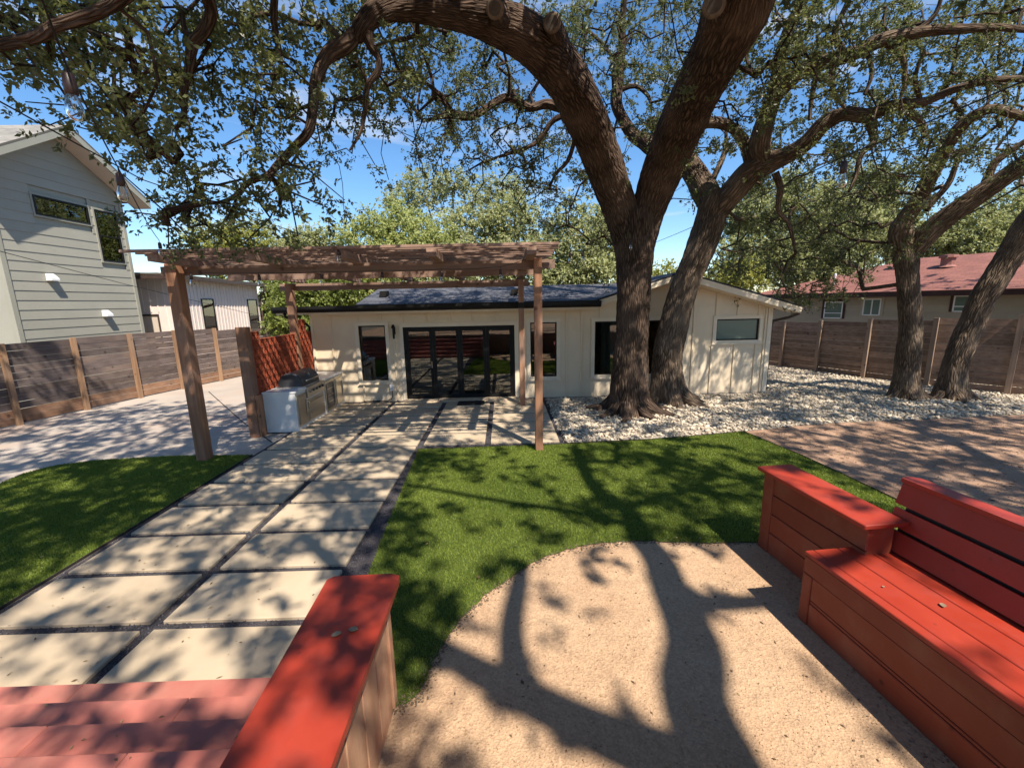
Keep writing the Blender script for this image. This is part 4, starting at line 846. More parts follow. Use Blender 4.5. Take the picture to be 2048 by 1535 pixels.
for s_, nn_, r_, h_, nm in ((2.2, -.55, .03, .35, 'vent_pipe'), (3.5, -2.3, .16, .28, 'roof_vent'), (5.0, -2.1, .20, .34, 'roof_vent'), (6.9, -1.6, .07, .62, 'flue_pipe')):
    zz = ez + .05 + (ov - nn_) * .32; p = RH(s_, nn_, zz - .05)
    MB().lathe([(r_ * 1.5, .02), (r_ * 1.05, .08), (r_, .1), (r_, h_), (r_ * 1.35, h_ + .01), (r_ * 1.3, h_ + .1), (0, h_ + .13)], p, 10).build(nm, 'vent_red' if nm != 'vent_pipe' else 'white_plastic', rh)

# ================================================================== TREES
def catmull(P, step):
    P = [np.array(p, float) for p in P]; out = []
    for i in range(len(P) - 1):
        p0, p1, p2, p3 = P[max(i - 1, 0)], P[i], P[i + 1], P[min(i + 2, len(P) - 1)]
        k = max(2, int(np.linalg.norm(p2[:3] - p1[:3]) / step))
        for j in range(k):
            t = j / k; out.append(0.5 * ((2 * p1) + (-p0 + p2) * t + (2 * p0 - 5 * p1 + 4 * p2 - p3) * t * t + (-p0 + 3 * p1 - 3 * p2 + p3) * t ** 3))
    out.append(P[-1]); return np.array(out)
def limb_mesh(name, P, mat, parent, n=20, step=0.08, rough=0.05, flare=0.0, wob=0.02, ridge=0.0):
    """P: list of (x, y, z, radius). A tapering, knobbly tube with metric UVs."""
    C = catmull(P, step); m = len(C); pos = C[:, :3].copy(); rad = np.maximum(C[:, 3], .004)
    ph = rng.random(6) * 7
    s = np.concatenate([[0], np.cumsum(np.linalg.norm(np.diff(pos, axis=0), axis=1))])
    for ax in range(3): pos[:, ax] += wob * rad * (np.sin(s * 3.1 + ph[ax]) + .6 * np.sin(s * 7.3 + ph[ax + 3])) * np.clip(s / .6, 0, 1)
    T = np.gradient(pos, axis=0); T /= np.linalg.norm(T, axis=1)[:, None]
    u = np.array([0.1, 1.0, 0.05]); V = []; UV = []; th = np.linspace(0, 2 * PI, n + 1)
    rm = rad.mean(); q = rng.random(8) * 6.28
    for i in range(m):
        u = u - T[i] * (u @ T[i]); u /= np.linalg.norm(u); w = np.cross(T[i], u)
        rr = rad[i] * (1 + rough * (0.8 * np.sin(3 * th + q[0] + s[i] * 1.1) + 0.7 * np.sin(2 * th + q[1] - s[i] * 2.3) + 0.6 * np.sin(5 * th + q[2] + s[i] * 3.7) + .35 * np.sin(9 * th + q[3] + 2 * np.sin(s[i] * 2.9)))
                       + .5 * rough * math.sin(s[i] * 5.1 + q[4]))
        if ridge > 0:
            kk = max(6, int(round(rm * 2 * PI / .075 / 2)) ); ph_ = kk * th + 2.2 * math.sin(s[i] * 1.7 + q[0]) + 1.5 * np.sin(s[i] * 3.9 + 2 * th + q[1]) + 1.1 * np.sin(s[i] * 8.3 + 5 * th + q[2]) + .7 * np.sin(s[i] * 17 + 9 * th + q[3])
            rg = np.abs(np.sin(ph_)) ** .55 * (.75 + .25 * np.sin(s[i] * 23 + 7 * th + q[4])); rr = rr + ridge * (rg - .7)
        if flare > 0:
            e = math.exp(-s[i] / .28); rr = rr * (1 + flare * e * (0.55 + 0.45 * np.cos(5 * th + q[5]) + .2 * np.cos(3 * th + q[6])))
        V.append(pos[i] + np.outer(np.cos(th) * rr, u) + np.outer(np.sin(th) * rr, w))
        UV.append(np.column_stack([th / (2 * PI) * max(1, round(2 * PI * rm / .35)) * .35, np.full(n + 1, s[i])]))
    V = np.concatenate(V); UV = np.concatenate(UV); k = n + 1
    i, j = np.meshgrid(np.arange(m - 1), np.arange(n), indexing='ij'); i = i.ravel(); j = j.ravel()
    Fq = np.column_stack([i * k + j, i * k + j + 1, (i + 1) * k + j + 1, (i + 1) * k + j])
    return fast_mesh(name, V, Fq, 4, mat, parent, smooth=True, uv=UV), pos, rad
def px_limb(L):
    """(px, py, Y, width px) in the photo -> world points with radius"""
    out = []
    for px, py, Y, w in L:
        p = at(px, py, Y); out.append((p[0], p[1], p[2], w / 2 / F * camdepth(p)))
    return out
class Tree:
    def __init__(s, name, label, base, group=None, bark='bark'):
        s.t = thing(name, base, label, 'tree', group); s.nodes = []; s.bark = bark; s.sprays = []
    def limb(s, P, n=18, step=.1, name='limb', **k):
        o, pos, rad = limb_mesh(name, P, s.bark, s.t, n, step, **k)
        s.nodes += [(p, r) for p, r in zip(pos[::2], rad[::2])]
        return o
    def grow(s, leaf_mat, per=34, spread=.20, ll=.052, lw=.021, maxlen=.28, twig=True, droop=.35, rscale=.0045, up=(0, 0, .5)):
        """hang every spray on the nearest wood: a branch net, then the leaves"""
        S = np.array(s.sprays) if len(s.sprays) else np.zeros((0, 3))
        if len(S) == 0: return
        nodes = np.array([p for p, r in s.nodes]) if s.nodes else S[:1]; nb = len(nodes)
        # grow from wood outwards
        d0 = np.full(len(S), 1e9)
        for a in range(0, nb, 400): d0 = np.minimum(d0, np.sqrt(((S[:, None] - nodes[None, a:a + 400]) ** 2).sum(-1)).min(1))
        order = np.argsort(d0); cap = nb + len(S) * 9; X = np.zeros((cap, 3)); X[:nb] = nodes; par = np.full(cap, -1); c = nb; ends = []
        for i in order:
            p = S[i]; dd = ((X[:c] - p) ** 2).sum(1); dd[:nb] *= 1.0; j = int(dd.argmin()); L_ = math.sqrt(dd[j]); k = min(8, max(1, int(L_ / maxlen)))
            a = X[j].copy(); prev = j; perp = rng.normal(0, 1, 3) * L_ * .10
            for q in range(1, k + 1):
                f_ = q / k; x = a + (p - a) * f_ + perp * math.sin(PI * f_) + np.array([0, 0, .10 * L_ * math.sin(PI * f_)])
                X[c] = x; par[c] = prev; prev = c; c += 1
            ends.append(prev)
        if twig:
            cnt = np.zeros(c)
            for e in ends:
                cnt[e] += 1
            for q in range(c - 1, nb - 1, -1): cnt[par[q]] += cnt[q] if par[q] >= 0 else 0
            idx = np.arange(nb, c); A_ = X[par[idx]]; B_ = X[idx]; r1 = rscale * np.sqrt(cnt[idx]) + .0012; r0 = rscale * np.sqrt(np.minimum(cnt[par[idx]], cnt[idx] * 1.6 + 1)) + .0012
            D_ = B_ - A_; ln = np.linalg.norm(D_, axis=1); ok = ln > 1e-4; A_, B_, D_, r0, r1, ln = A_[ok], B_[ok], D_[ok], r0[ok], r1[ok], ln[ok]; D_ /= ln[:, None]
            U_ = np.cross(D_, np.array([.31, .52, .79])); U_ /= np.linalg.norm(U_, axis=1)[:, None]; W_ = np.cross(D_, U_); kk = 5; V = []; UV = []
            for (Q, r) in ((A_, r0), (B_ + D_ * r1[:, None] * .4, r1)):
                for h in range(kk):
                    a = 2 * PI * h / kk; V.append(Q + (U_ * math.cos(a) + W_ * math.sin(a)) * r[:, None]); UV.append(np.column_stack([np.full(len(Q), h * .06), Q[:, 2]]))
            n_ = len(A_); V = np.stack(V, 1).reshape(-1, 3); UV = np.stack(UV, 1).reshape(-1, 2); base = (np.arange(n_) * 2 * kk)[:, None]
            Fq = np.concatenate([np.column_stack([base[:, 0] + h, base[:, 0] + (h + 1) % kk, base[:, 0] + kk + (h + 1) % kk, base[:, 0] + kk + h]) for h in range(kk)])
            fast_mesh('branches', V, Fq, 4, s.bark, s.t, smooth=True, uv=UV, kind='stuff')
        ends = np.array(ends); E_ = X[ends]; P_ = X[par[ends]]; dr_ = E_ - P_; dr_ /= (np.linalg.norm(dr_, axis=1)[:, None] + 1e-6)
        leaves(E_, dr_, per, spread, ll, lw, leaf_mat, s.t, droop, up=up)
def leaves(E_, dr_, per, spread, ll, lw, mat, parent, droop=.35, name='crown', up=(0, 0, .5)):
    n = len(E_); tot = n * per
    c = np.repeat(E_, per, 0); d = np.repeat(dr_, per, 0)
    clump = np.repeat(rng.random(n), per)
    # a spray: several twigs fanning from the end, most leaves in rosettes at the twig tips
    q_ = max(3, per // 9)
    tw = rng.normal(0, 1, (n, q_, 3)) * .9 + dr_[:, None] * .6 + np.array([0, 0, -droop]); tw /= np.linalg.norm(tw, axis=2)[..., None]; tw *= rng.uniform(.35, 1.5, (n, q_, 1)) * spread
    which = rng.integers(0, q_, tot); tip = tw[np.repeat(np.arange(n), per), which]; tdir = tip / (np.linalg.norm(tip, axis=1)[:, None] + 1e-6)
    al = np.where(rng.random(tot) < .72, rng.uniform(.85, 1.05, tot), rng.uniform(.1, .9, tot))
    pos = c + tip * al[:, None] + rng.normal(0, ll * .22, (tot, 3))
    ax = tdir * .55 + rng.normal(0, .75, (tot, 3)); ax /= np.linalg.norm(ax, axis=1)[:, None]
    nr = rng.normal(0, .6, (tot, 3)) + np.asarray(up); sd_ = np.cross(ax, nr); sd_ /= (np.linalg.norm(sd_, axis=1)[:, None] + 1e-6); nn = np.cross(sd_, ax)
    l_ = ll * rng.uniform(.65, 1.2, tot)[:, None]; w_ = lw * rng.uniform(.7, 1.2, tot)[:, None] * .5
    v0 = pos; v1 = pos + ax * l_ * .5 + sd_ * w_ + nn * w_ * .35; v2 = pos + ax * l_; v3 = pos + ax * l_ * .5 - sd_ * w_ + nn * w_ * .35
    V = np.stack([v0, v1, v2, v3], 1).reshape(-1, 3); Fq = np.arange(tot * 4).reshape(-1, 4)
    rnd = np.clip(.25 * rng.normal(0, 1, tot) + .25 + .5 * clump, 0, 1)
    o = fast_mesh(name, V, Fq, 4, mat, parent, rnd=rnd, kind='stuff')
    return o

# ---- the big forked oak
OA = Tree('live_oak', 'huge forked live oak with arching limb and cut stubs before the house', at(1262, 832, 9.8) * np.array([1, 1, 0]))
b_ = at(1262, 832, 9.8)
fork = at(1266, 450, 9.9)
trunk = [(b_[0], 9.85, -0.05, .46)] + px_limb([(1258, 780, 9.85, 73), (1262, 690, 9.85, 65), (1267, 600, 9.85, 65), (1269, 520, 9.88, 71), (1268, 455, 9.9, 86), (1266, 425, 9.9, 83)])
OA.limb(trunk, 210, .045, 'trunk', rough=.022, flare=.42, ridge=.022)
OA.limb(px_limb([(1266, 560, 9.88, 44), (1258, 490, 9.9, 58), (1240, 420, 9.8, 66), (1208, 330, 9.35, 75), (1172, 235, 8.6, 79), (1128, 150, 7.8, 86), (1068, 88, 7.0, 88), (985, 42, 6.4, 74), (885, 22, 6.0, 54), (800, 15, 5.7, 45), (748, 28, 5.5, 43), (718, 62, 5.4, 32), (712, 82, 5.4, 23)]), 150, .05, rough=.025, ridge=.017)
OA.limb(px_limb([(1270, 560, 9.88, 44), (1278, 490, 9.9, 58), (1297, 420, 9.9, 68), (1328, 335, 9.4, 82), (1368, 240, 8.4, 90), (1410, 152, 7.3, 99), (1445, 80, 6.5, 110), (1480, 5, 5.9, 124), (1505, -60, 5.5, 102), (1560, -150, 5.0, 77), (1640, -320, 4.5, 52), (1740, -520, 4.2, 32), (1800, -760, 4.0, 11)]), 180, .05, rough=.025, ridge=.020)
OA.limb(px_limb([(722, 58, 5.45, 27), (690, 88, 5.35, 31), (664, 103, 5.3, 30), (648, 122, 5.25, 24), (632, 165, 5.2, 22), (626, 215, 5.1, 19), (617, 262, 5.0, 18), (590, 292, 5.0, 16), (560, 322, 4.95, 15), (535, 350, 4.9, 13), (500, 363, 4.9, 11), (470, 392, 4.85, 9), (440, 405, 4.8, 7), (395, 408, 4.75, 5)]), 16, .06, rough=.05, wob=.12)
OA.limb(px_limb([(735, 70, 5.45, 27), (742, 95, 5.45, 18), (758, 118, 5.5, 14), (756, 148, 5.5, 14), (738, 170, 5.5, 12), (732, 210, 5.5, 10), (722, 262, 5.5, 7), (700, 300, 5.4, 4)]), 12, .06, rough=.05, wob=.2)
OA.limb(px_limb([(1158, 222, 8.7, 27), (1130, 215, 8.9, 23), (1095, 205, 9.1, 18), (1060, 216, 9.1, 15), (1020, 196, 9.0, 14), (985, 210, 8.9, 14), (940, 232, 8.8, 13), (900, 222, 8.7, 12), (885, 195, 8.6, 10), (850, 165, 8.5, 7), (800, 140, 8.3, 5)]), 14, .08, rough=.05, wob=.25)
OA.limb(px_limb([(935, 232, 8.8, 9), (880, 235, 8.7, 8), (845, 240, 8.6, 7), (820, 205, 8.5, 6), (780, 185, 8.4, 5), (745, 175, 8.3, 4)]), 10, .1, rough=.05, wob=.25)
OA.limb(px_limb([(1155, 225, 8.75, 13), (1110, 240, 8.9, 11), (1075, 285, 9.0, 9), (1020, 305, 9.0, 7), (965, 325, 8.9, 4)]), 10, .1, rough=.05, wob=.25)
OA.limb(px_limb([(1160, 235, 8.7, 11), (1150, 280, 8.8, 9), (1135, 320, 8.9, 8), (1110, 350, 9.0, 6), (1098, 380, 9.0, 4)]), 10, .1, rough=.05, wob=.25)
OA.limb(px_limb([(1320, 300, 10.3, 36), (1290, 283, 10.6, 32), (1262, 262, 10.9, 25), (1242, 235, 11.1, 22), (1234, 195, 11.2, 25), (1236, 150, 11.3, 20), (1242, 100, 11.3, 16), (1246, 50, 11.2, 13), (1250, -30, 11.0, 9)]), 14, .1, rough=.06, wob=.15)
OA.limb(px_limb([(1240, 180, 11.2, 11), (1270, 172, 11.2, 9), (1298, 195, 11.2, 7), (1302, 225, 11.2, 4)]), 8, .1)
OA.limb(px_limb([(400, -40, 4.0, 31), (424, 20, 4.2, 23), (412, 60, 4.3, 22), (388, 90, 4.35, 20), (380, 140, 4.4, 16), (366, 190, 4.4, 14), (368, 230, 4.4, 10), (350, 260, 4.4, 6)]), 12, .06, rough=.06, wob=.2)
OA.limb(px_limb([(310, -60, 3.2, 27), (240, 5, 3.3, 23), (195, 22, 3.4, 23), (150, 38, 3.4, 23), (110, 50, 3.4, 22), (80, 72, 3.4, 23), (40, 82, 3.4, 23), (-20, 92, 3.4, 22)]), 12, .05, rough=.06, wob=.2)
OA.limb(px_limb([(255, 60, 3.9, 13), (262, 110, 4.0, 13), (275, 150, 4.0, 12), (280, 178, 4.0, 9), (262, 195, 4.0, 7)]), 10, .06, rough=.06, wob=.2)
OA.limb(px_limb([(550, -30, 4.6, 14), (548, 40, 4.7, 13), (556, 90, 4.7, 10), (560, 130, 4.7, 7), (545, 160, 4.7, 4)]), 8, .08, rough=.05, wob=.3)
OA.limb(px_limb([(740, -60, 5.0, 18), (640, -30, 4.9, 16), (560, -20, 4.7, 14), (480, -20, 4.4, 18), (410, -30, 4.1, 27)]), 10, .1)
# roots
for ang, ln_, r_ in ((2.7, 1.2, .16), (3.6, .9, .13), (4.25, 1.1, .15), (5.0, .8, .12), (5.7, 1.3, .14), (0.1, .8, .12)):
    c = np.array([b_[0], 9.85]); d = np.array([math.cos(ang), math.sin(ang)]); q = np.array([-d[1], d[0]])
    P = [(c[0] + d[0] * .30, c[1] + d[1] * .30, .32, r_ * 1.3), (c[0] + d[0] * .58, c[1] + d[1] * .58, .07, r_), (c[0] + d[0] * .85 + q[0] * .06, c[1] + d[1] * .85 + q[1] * .06, .01, r_ * .7), (c[0] + d[0] * (.6 + ln_ * .6) - q[0] * .1, c[1] + d[1] * (.6 + ln_ * .6) - q[1] * .1, -.07, r_ * .4)]
    limb_mesh('root', P, 'bark', OA.t, 14, .06, .08)
# pruned stubs with pale callus rings
def stub(tree, a, b, r0, r1):
    a = np.array(a); b = np.array(b); limb_mesh('stub', [(*a, r0), (*((a + b) / 2), (r0 + r1) / 2), (*b, r1)], 'bark', tree.t, 18, .05, .04)
    d = Vector(b - a).normalized()
    MB().tube([Vector(b) - d * .03, Vector(b) + d * .012, Vector(b) + d * .02], [r1 * 1.04, r1 * 1.06, r1 * .82], 20).sm().build('callus_ring', 'callus', tree.t)
    MB().tube([Vector(b) - d * .01, Vector(b) + d * .022], [r1 * .8, r1 * .72], 18).build('heartwood', 'cut_core', tree.t)
pa = at(1125, 110, 7.75); stub(OA, pa, at(1104, 46, 6.55), .20, .115)
pa = at(1010, 50, 6.7); stub(OA, pa, at(990, 18, 5.75), .15, .10)
pa = at(1425, 70, 6.8); stub(OA, pa, at(1428, 10, 5.5), .22, .12)

# ---- second, leaning oak behind it
OB = Tree('live_oak', 'leaning live oak with dappled pale bark just behind the forked oak', at(1340, 812, 10.8) * np.array([1, 1, 0]), bark='bark_light')
bb = at(1340, 812, 10.8)
OB.limb([(bb[0] - .05, 10.8, -.05, .50)] + px_limb([(1334, 760, 10.8, 62), (1337, 700, 10.8, 57), (1355, 620, 10.8, 53), (1379, 550, 10.8, 53), (1403, 490, 10.8, 57), (1420, 440, 10.75, 57), (1432, 405, 10.7, 60), (1440, 385, 10.7, 50)]), 150, .045, 'trunk', rough=.03, flare=.5, ridge=.018)
OB.limb(px_limb([(1434, 425, 10.75, 47), (1412, 385, 10.9, 50), (1388, 345, 11.1, 43), (1360, 305, 11.3, 36), (1330, 280, 11.4, 27), (1300, 240, 11.5, 20)]), 18, .08)
OB.limb(px_limb([(1430, 425, 10.7, 45), (1462, 385, 10.4, 47), (1500, 345, 10.1, 45), (1540, 325, 9.9, 41), (1575, 310, 9.7, 34), (1612, 285, 9.5, 32), (1648, 246, 9.3, 31), (1690, 228, 9.1, 27), (1735, 232, 9.0, 25), (1790, 212, 8.8, 21), (1850, 203, 8.7, 17), (1905, 180, 8.6, 15), (1960, 165, 8.5, 14), (2030, 158, 8.4, 12), (2100, 165, 8.3, 9)]), 20, .07, wob=.06)
OB.limb(px_limb([(1535, 335, 9.95, 36), (1520, 290, 9.8, 38), (1530, 245, 9.6, 36), (1545, 195, 9.4, 31), (1556, 140, 9.2, 25), (1572, 75, 9.0, 22), (1602, 10, 8.8, 20), (1640, -60, 8.6, 16)]), 18, .08, wob=.05)
OB.limb(px_limb([(1545, 205, 9.45, 22), (1572, 168, 9.2, 32), (1605, 140, 9.0, 31), (1655, 122, 8.8, 30), (1705, 105, 8.6, 27), (1765, 80, 8.4, 24), (1835, 66, 8.3, 21), (1900, 60, 8.2, 18), (1980, 55, 8.1, 14), (2060, 60, 8.0, 11)]), 18, .07, wob=.08)
OB.limb(px_limb([(1502, 330, 10.1, 23), (1490, 290, 10.1, 22), (1470, 260, 10.0, 20), (1440, 246, 9.8, 22), (1405, 244, 9.2, 23)]), 12, .08)
OB.limb(px_limb([(1735, 232, 9.0, 20), (1748, 262, 9.0, 16), (1750, 285, 9.0, 13), (1722, 310, 9.0, 11), (1712, 350, 9.0, 8), (1696, 385, 9.0, 5)]), 10, .08, wob=.2)
OB.limb(px_limb([(1550, 345, 9.9, 14), (1560, 380, 9.9, 12), (1556, 420, 10.0, 10), (1580, 450, 10.1, 8), (1590, 500, 10.2, 5)]), 10, .08, wob=.2)
OB.limb(px_limb([(1795, 212, 8.8, 14), (1830, 232, 8.8, 13), (1845, 250, 8.8, 11), (1846, 275, 8.8, 7)]), 10, .08, wob=.2)
for L_ in ([(1665, 125, 8.8, 12), (1668, 180, 8.8, 9), (1690, 215, 8.8, 6)], [(1640, 130, 8.9, 13), (1625, 180, 8.9, 10), (1622, 240, 8.9, 6)], [(1760, 85, 8.4, 13), (1800, 105, 8.4, 11), (1808, 160, 8.4, 9), (1800, 200, 8.4, 5)], [(1690, 108, 8.6, 14), (1672, 70, 8.5, 12), (1690, 20, 8.4, 10), (1710, -30, 8.3, 7)], [(1830, 66, 8.3, 11), (1870, 30, 8.2, 9), (1890, -30, 8.1, 6)], [(1840, 200, 8.7, 9), (1830, 150, 8.6, 8), (1850, 100, 8.5, 5)], [(1730, 95, 8.5, 9), (1745, 145, 8.5, 8), (1730, 190, 8.5, 5)], [(1420, 390, 10.8, 10), (1430, 350, 10.9, 12), (1450, 300, 11, 10), (1452, 260, 11, 6)]):
    OB.limb(px_limb(L_), 8, .1, wob=.3)
for ang, ln_, r_ in ((4.6, .7, .13), (5.4, 1.1, .15), (0.2, .9, .12), (6.0, .8, .10)):
    c = np.array([bb[0], 10.8]); d = np.array([math.cos(ang), math.sin(ang)])
    limb_mesh('root', [(c[0] + d[0] * .3, c[1] + d[1] * .3, .3, r_ * 1.2), (c[0] + d[0] * .6, c[1] + d[1] * .6, .06, r_), (c[0] + d[0] * (.6 + ln_ * .5), c[1] + d[1] * (.6 + ln_ * .5), -.05, r_ * .4)], 'bark_light', OB.t, 12, .06, .08)

# ---- two oaks by the right fence
OC = Tree('live_oak', 'forked live oak by the brown fence, left of the two', at(1808, 795, 10.6) * np.array([1, 1, 0]), bark='bark_light')
bc = at(1808, 797, 10.6)
OC.limb([(bc[0], 10.6, -.05, .35)] + px_limb([(1812, 760, 10.6, 45), (1818, 700, 10.6, 39), (1820, 640, 10.6, 36), (1816, 570, 10.6, 36), (1812, 520, 10.6, 40), (1808, 490, 10.6, 43), (1806, 460, 10.6, 33)]), 110, .05, 'trunk', rough=.04, flare=.25, ridge=.014)
OC.limb(px_limb([(1806, 500, 10.6, 36), (1800, 465, 10.5, 38), (1812, 435, 10.4, 31), (1838, 395, 10.2, 28), (1872, 335, 9.9, 26), (1902, 280, 9.6, 24), (1935, 240, 9.4, 21), (1985, 218, 9.1, 17), (2040, 232, 8.9, 15), (2100, 250, 8.7, 11)]), 18, .07, wob=.05)
OC.limb(px_limb([(1815, 515, 10.6, 34), (1842, 480, 10.4, 38), (1885, 440, 10.1, 37), (1940, 402, 9.8, 36), (2000, 362, 9.5, 34), (2060, 320, 9.2, 33), (2140, 265, 8.8, 28), (2240, 190, 8.3, 22), (2360, 90, 7.8, 12), (2450, 10, 7.4, 5)]), 20, .07, wob=.04)
OC.limb(px_limb([(1965, 385, 9.7, 17), (1985, 335, 9.6, 15), (2010, 310, 9.5, 14), (2060, 275, 9.3, 10)]), 10, .08, wob=.1)
OC.limb(px_limb([(1850, 420, 10.2, 12), (1895, 370, 10.1, 11), (1912, 330, 10.0, 9), (1930, 290, 9.9, 5)]), 10, .08, wob=.1)
OD = Tree('live_oak', 'live oak leaning out of frame by the brown fence, rightmost', at(1903, 792, 10.4) * np.array([1, 1, 0]), bark='bark_light')
bd_ = at(1900, 794, 10.4)
OD.limb([(bd_[0], 10.4, -.05, .36)] + px_limb([(1906, 760, 10.4, 44), (1916, 710, 10.4, 41), (1938, 655, 10.4, 40), (1965, 600, 10.35, 40), (1995, 550, 10.3, 42), (2030, 495, 10.2, 45), (2075, 430, 10.0, 48), (2160, 330, 9.6, 45), (2230, 220, 9.0, 34), (2310, 80, 8.3, 28), (2400, -60, 7.6, 17), (2480, -200, 7.0, 6)]), 110, .05, 'trunk', rough=.04, flare=.2, ridge=.014)
for c_, a_ in ((bc, 'OC'), (bd_, 'OD')):
    tr_ = OC if a_ == 'OC' else OD
    for ang in (3.3, 4.4, 5.6):
        d = np.array([math.cos(ang), math.sin(ang)]); limb_mesh('root', [(c_[0] + d[0] * .2, c_[1] + d[1] * .2, .22, .13), (c_[0] + d[0] * .42, c_[1] + d[1] * .42, .03, .09), (c_[0] + d[0] * .7, c_[1] + d[1] * .7, -.05, .04)], 'bark_light', tr_.t, 10, .06, .06)

# ---- where the leaves of the near crowns hang: density per 64 x 50 px cell of the photo's upper part
GRID = ["77778777767666776777667777777777",
        "78877666667777766776555777777777",
        "77788766646877765367753677665676",
        "54388766626888774236743676655667",
        "22288535526877876434643566556666",
        "00157623315525776643453555666555",
        "00026642541114666552242456777754",
        "00004566621000347751022766776422",
        "00004676631000005640301876665200",
        "00001553320000000354000688864000",
        "00000000000000000010006788840000",
        "00000000000000000000000376200000"]
def depth_range(c, r):
    if c <= 4: return (3.4, 5.2)
    if c <= 9: return (4.3, 6.0)
    if c <= 12: return (5.6, 8.6)
    if c <= 16: return (8.0, 10.5)
    if c <= 20: return (9.5, 12.5)
    if r >= 7 and c <= 27: return (10.5, 14.0)
    if c <= 26 and r <= 3: return (6.4, 11.0)
    return (8.0, 11.5)
trees = [OA, OB, OC, OD]
tn = [np.array([p for p, r in T.nodes]) for T in trees]
for r in range(12):
    for c in range(32):
        dn = int(GRID[r][c])
        if dn == 0: continue
        y0, y1 = depth_range(c, r); dm = (y0 + y1) / 2
        k = (dn / 8) ** 1.4 * (dm / 4.6) ** 1.75 * (7.4 if c <= 9 else 5.6)
        nc = max(1, int(round((dm / 4.6) ** 1.2 * 1.4))); cl = [((c + rng.random() * 1.2 - .1) * 64, (r + rng.random() * 1.2 - .1) * 50, rng.uniform(y0, y1)) for _ in range(nc)]
        for _ in range(rng.poisson(k)):
            cx_, cy_, cd_ = cl[rng.integers(0, nc)]; sg = 78.0 / dm
            if rng.random() < .25: p = at((c + rng.random()) * 64, (r + rng.random()) * 50, rng.uniform(y0, y1))
            else: p = at(cx_ + rng.normal(0, sg), cy_ + rng.normal(0, sg * .7), cd_ + rng.normal(0, .22))
            ds_ = [((n_ - p) ** 2).sum(1).min() for n_ in tn]; j = int(np.argmin(ds_)); trees[j].sprays.append(p)
# crown above and beyond the frame, chosen so that it shades the ground as in the photograph
OE = Tree('live_oak', 'live oak rising behind the terrace, its limbs spreading overhead', (7.5, -6.0, 1.0))
def over(pts, h0, h1, r0, r1):            # a limb whose shadow runs along the given ground points
    out = []; n = len(pts)
    for i, (x, y) in enumerate(pts):
        f_ = i / (n - 1); h_ = h0 + (h1 - h0) * f_; q = np.array([x, y, 0]) - SH * h_; out.append((q[0], q[1], q[2], r0 + (r1 - r0) * f_))
    return out
OE.limb([(7.5, -6.0, .95, .65), (7.2, -5.9, 2.4, .5), (6.6, -5.5, 4.0, .47), (5.6, -4.6, 5.2, .40)] + over([(1.9, .3)], 6.0, 6.0, .3, .3) if False else [(7.5, -6.0, .95, .62), (7.3, -5.9, 2.4, .5), (6.7, -5.6, 3.8, .46), (5.8, -4.9, 5.0, .40), (4.9, -4.6, 6.4, .32), (3.9, -4.4, 7.3, .24)], 24, .1, 'trunk', rough=.05, flare=.3)
sA = over([(1.25, 1.2), (1.20, 1.97), (1.22, 2.4), (1.40, 2.8), (1.47, 3.34), (1.55, 3.95), (1.50, 4.4), (1.50, 5.0), (1.25, 5.7), (1.24, 7.3)], 7.4, 8.2, .25, .10)
OE.limb([(3.9, -4.4, 7.3, .24)] + sA, 14, .1, wob=.05)
OE.limb(over([(1.18, 1.8), (.92, 2.0), (.4, 2.25), (-.08, 2.56), (-.51, 2.85), (-1.2, 3.4), (-2.4, 4.6)], 7.4, 8.2, .20, .08), 12, .1, wob=.05)
OE.limb(over([(.05, 2.5), (0.0, 3.0), (.08, 3.6), (.15, 4.0)], 7.6, 8.0, .14, .07), 10, .1, wob=.05)
OE.limb(over([(1.42, 3.2), (1.7, 3.3), (1.9, 3.27), (2.45, 3.36), (3.2, 3.9), (3.9, 5.0)], 7.7, 8.4, .14, .05), 10, .1, wob=.05)
OE.limb(over([(1.52, 4.6), (.8, 5.0), (-.2, 5.4), (-1.6, 6.0), (-3.6, 6.6)], 7.8, 8.6, .08, .03), 10, .1, wob=.05)
OE.limb(over([(1.5, 5.0), (2.2, 5.4), (3.4, 5.7), (5.0, 6.4)], 7.8, 8.6, .07, .03), 10, .1, wob=.05)
OE.limb([(5.8, -4.9, 5.0, .3), (7.5, -2.5, 6.4, .24), (9.5, .5, 7.0, .18), (11, 3.0, 7.6, .1)], 12, .15)
OE.limb([(6.7, -5.6, 3.8, .34), (3.0, -5.5, 5.6, .28), (-1.0, -4.6, 6.6, .22), (-4.5, -2.8, 7.0, .15), (-7.5, -.5, 7.4, .08)], 12, .15)
# ground shade map (metres): how much leaf to hang over each square metre
def shade(x, y):
    n_ = .5 + .5 * math.sin(x * 1.5 + 2.0 * math.sin(y * 1.1)) * math.cos(y * 1.4 + 1.2 * math.sin(x * .9)); n_ = n_ * n_ * (3 - 2 * n_)
    if -1.0 < x < 4.6 and y < 4.25: s = .16 + .10 * n_                      # sand circle: mostly sun, limb shadows
    elif -1.5 < x < 5.1 and y < 8: s = .12 + 1.15 * n_
    elif -4.6 < x <= -1.4 and y < 7.6: s = .45 + .85 * n_
    elif x <= -4.6 and y < 7.6: s = .75 + .8 * n_
    elif x > 5.0 and y < 8.8: s = .5 + .7 * n_
    elif x < -8 and y > 12.0: s = 0.0
    elif y > 11.7 and x > 5.0: s = .12 + .2 * n_
    elif y > 11.7: s = .12 + .35 * n_
    elif x > 1.0: s = .40 + .75 * n_
    elif x < -4.6: s = .80 + .15 * n_
    else: s = .60 + .25 * n_
    return s
cnt_ = 0
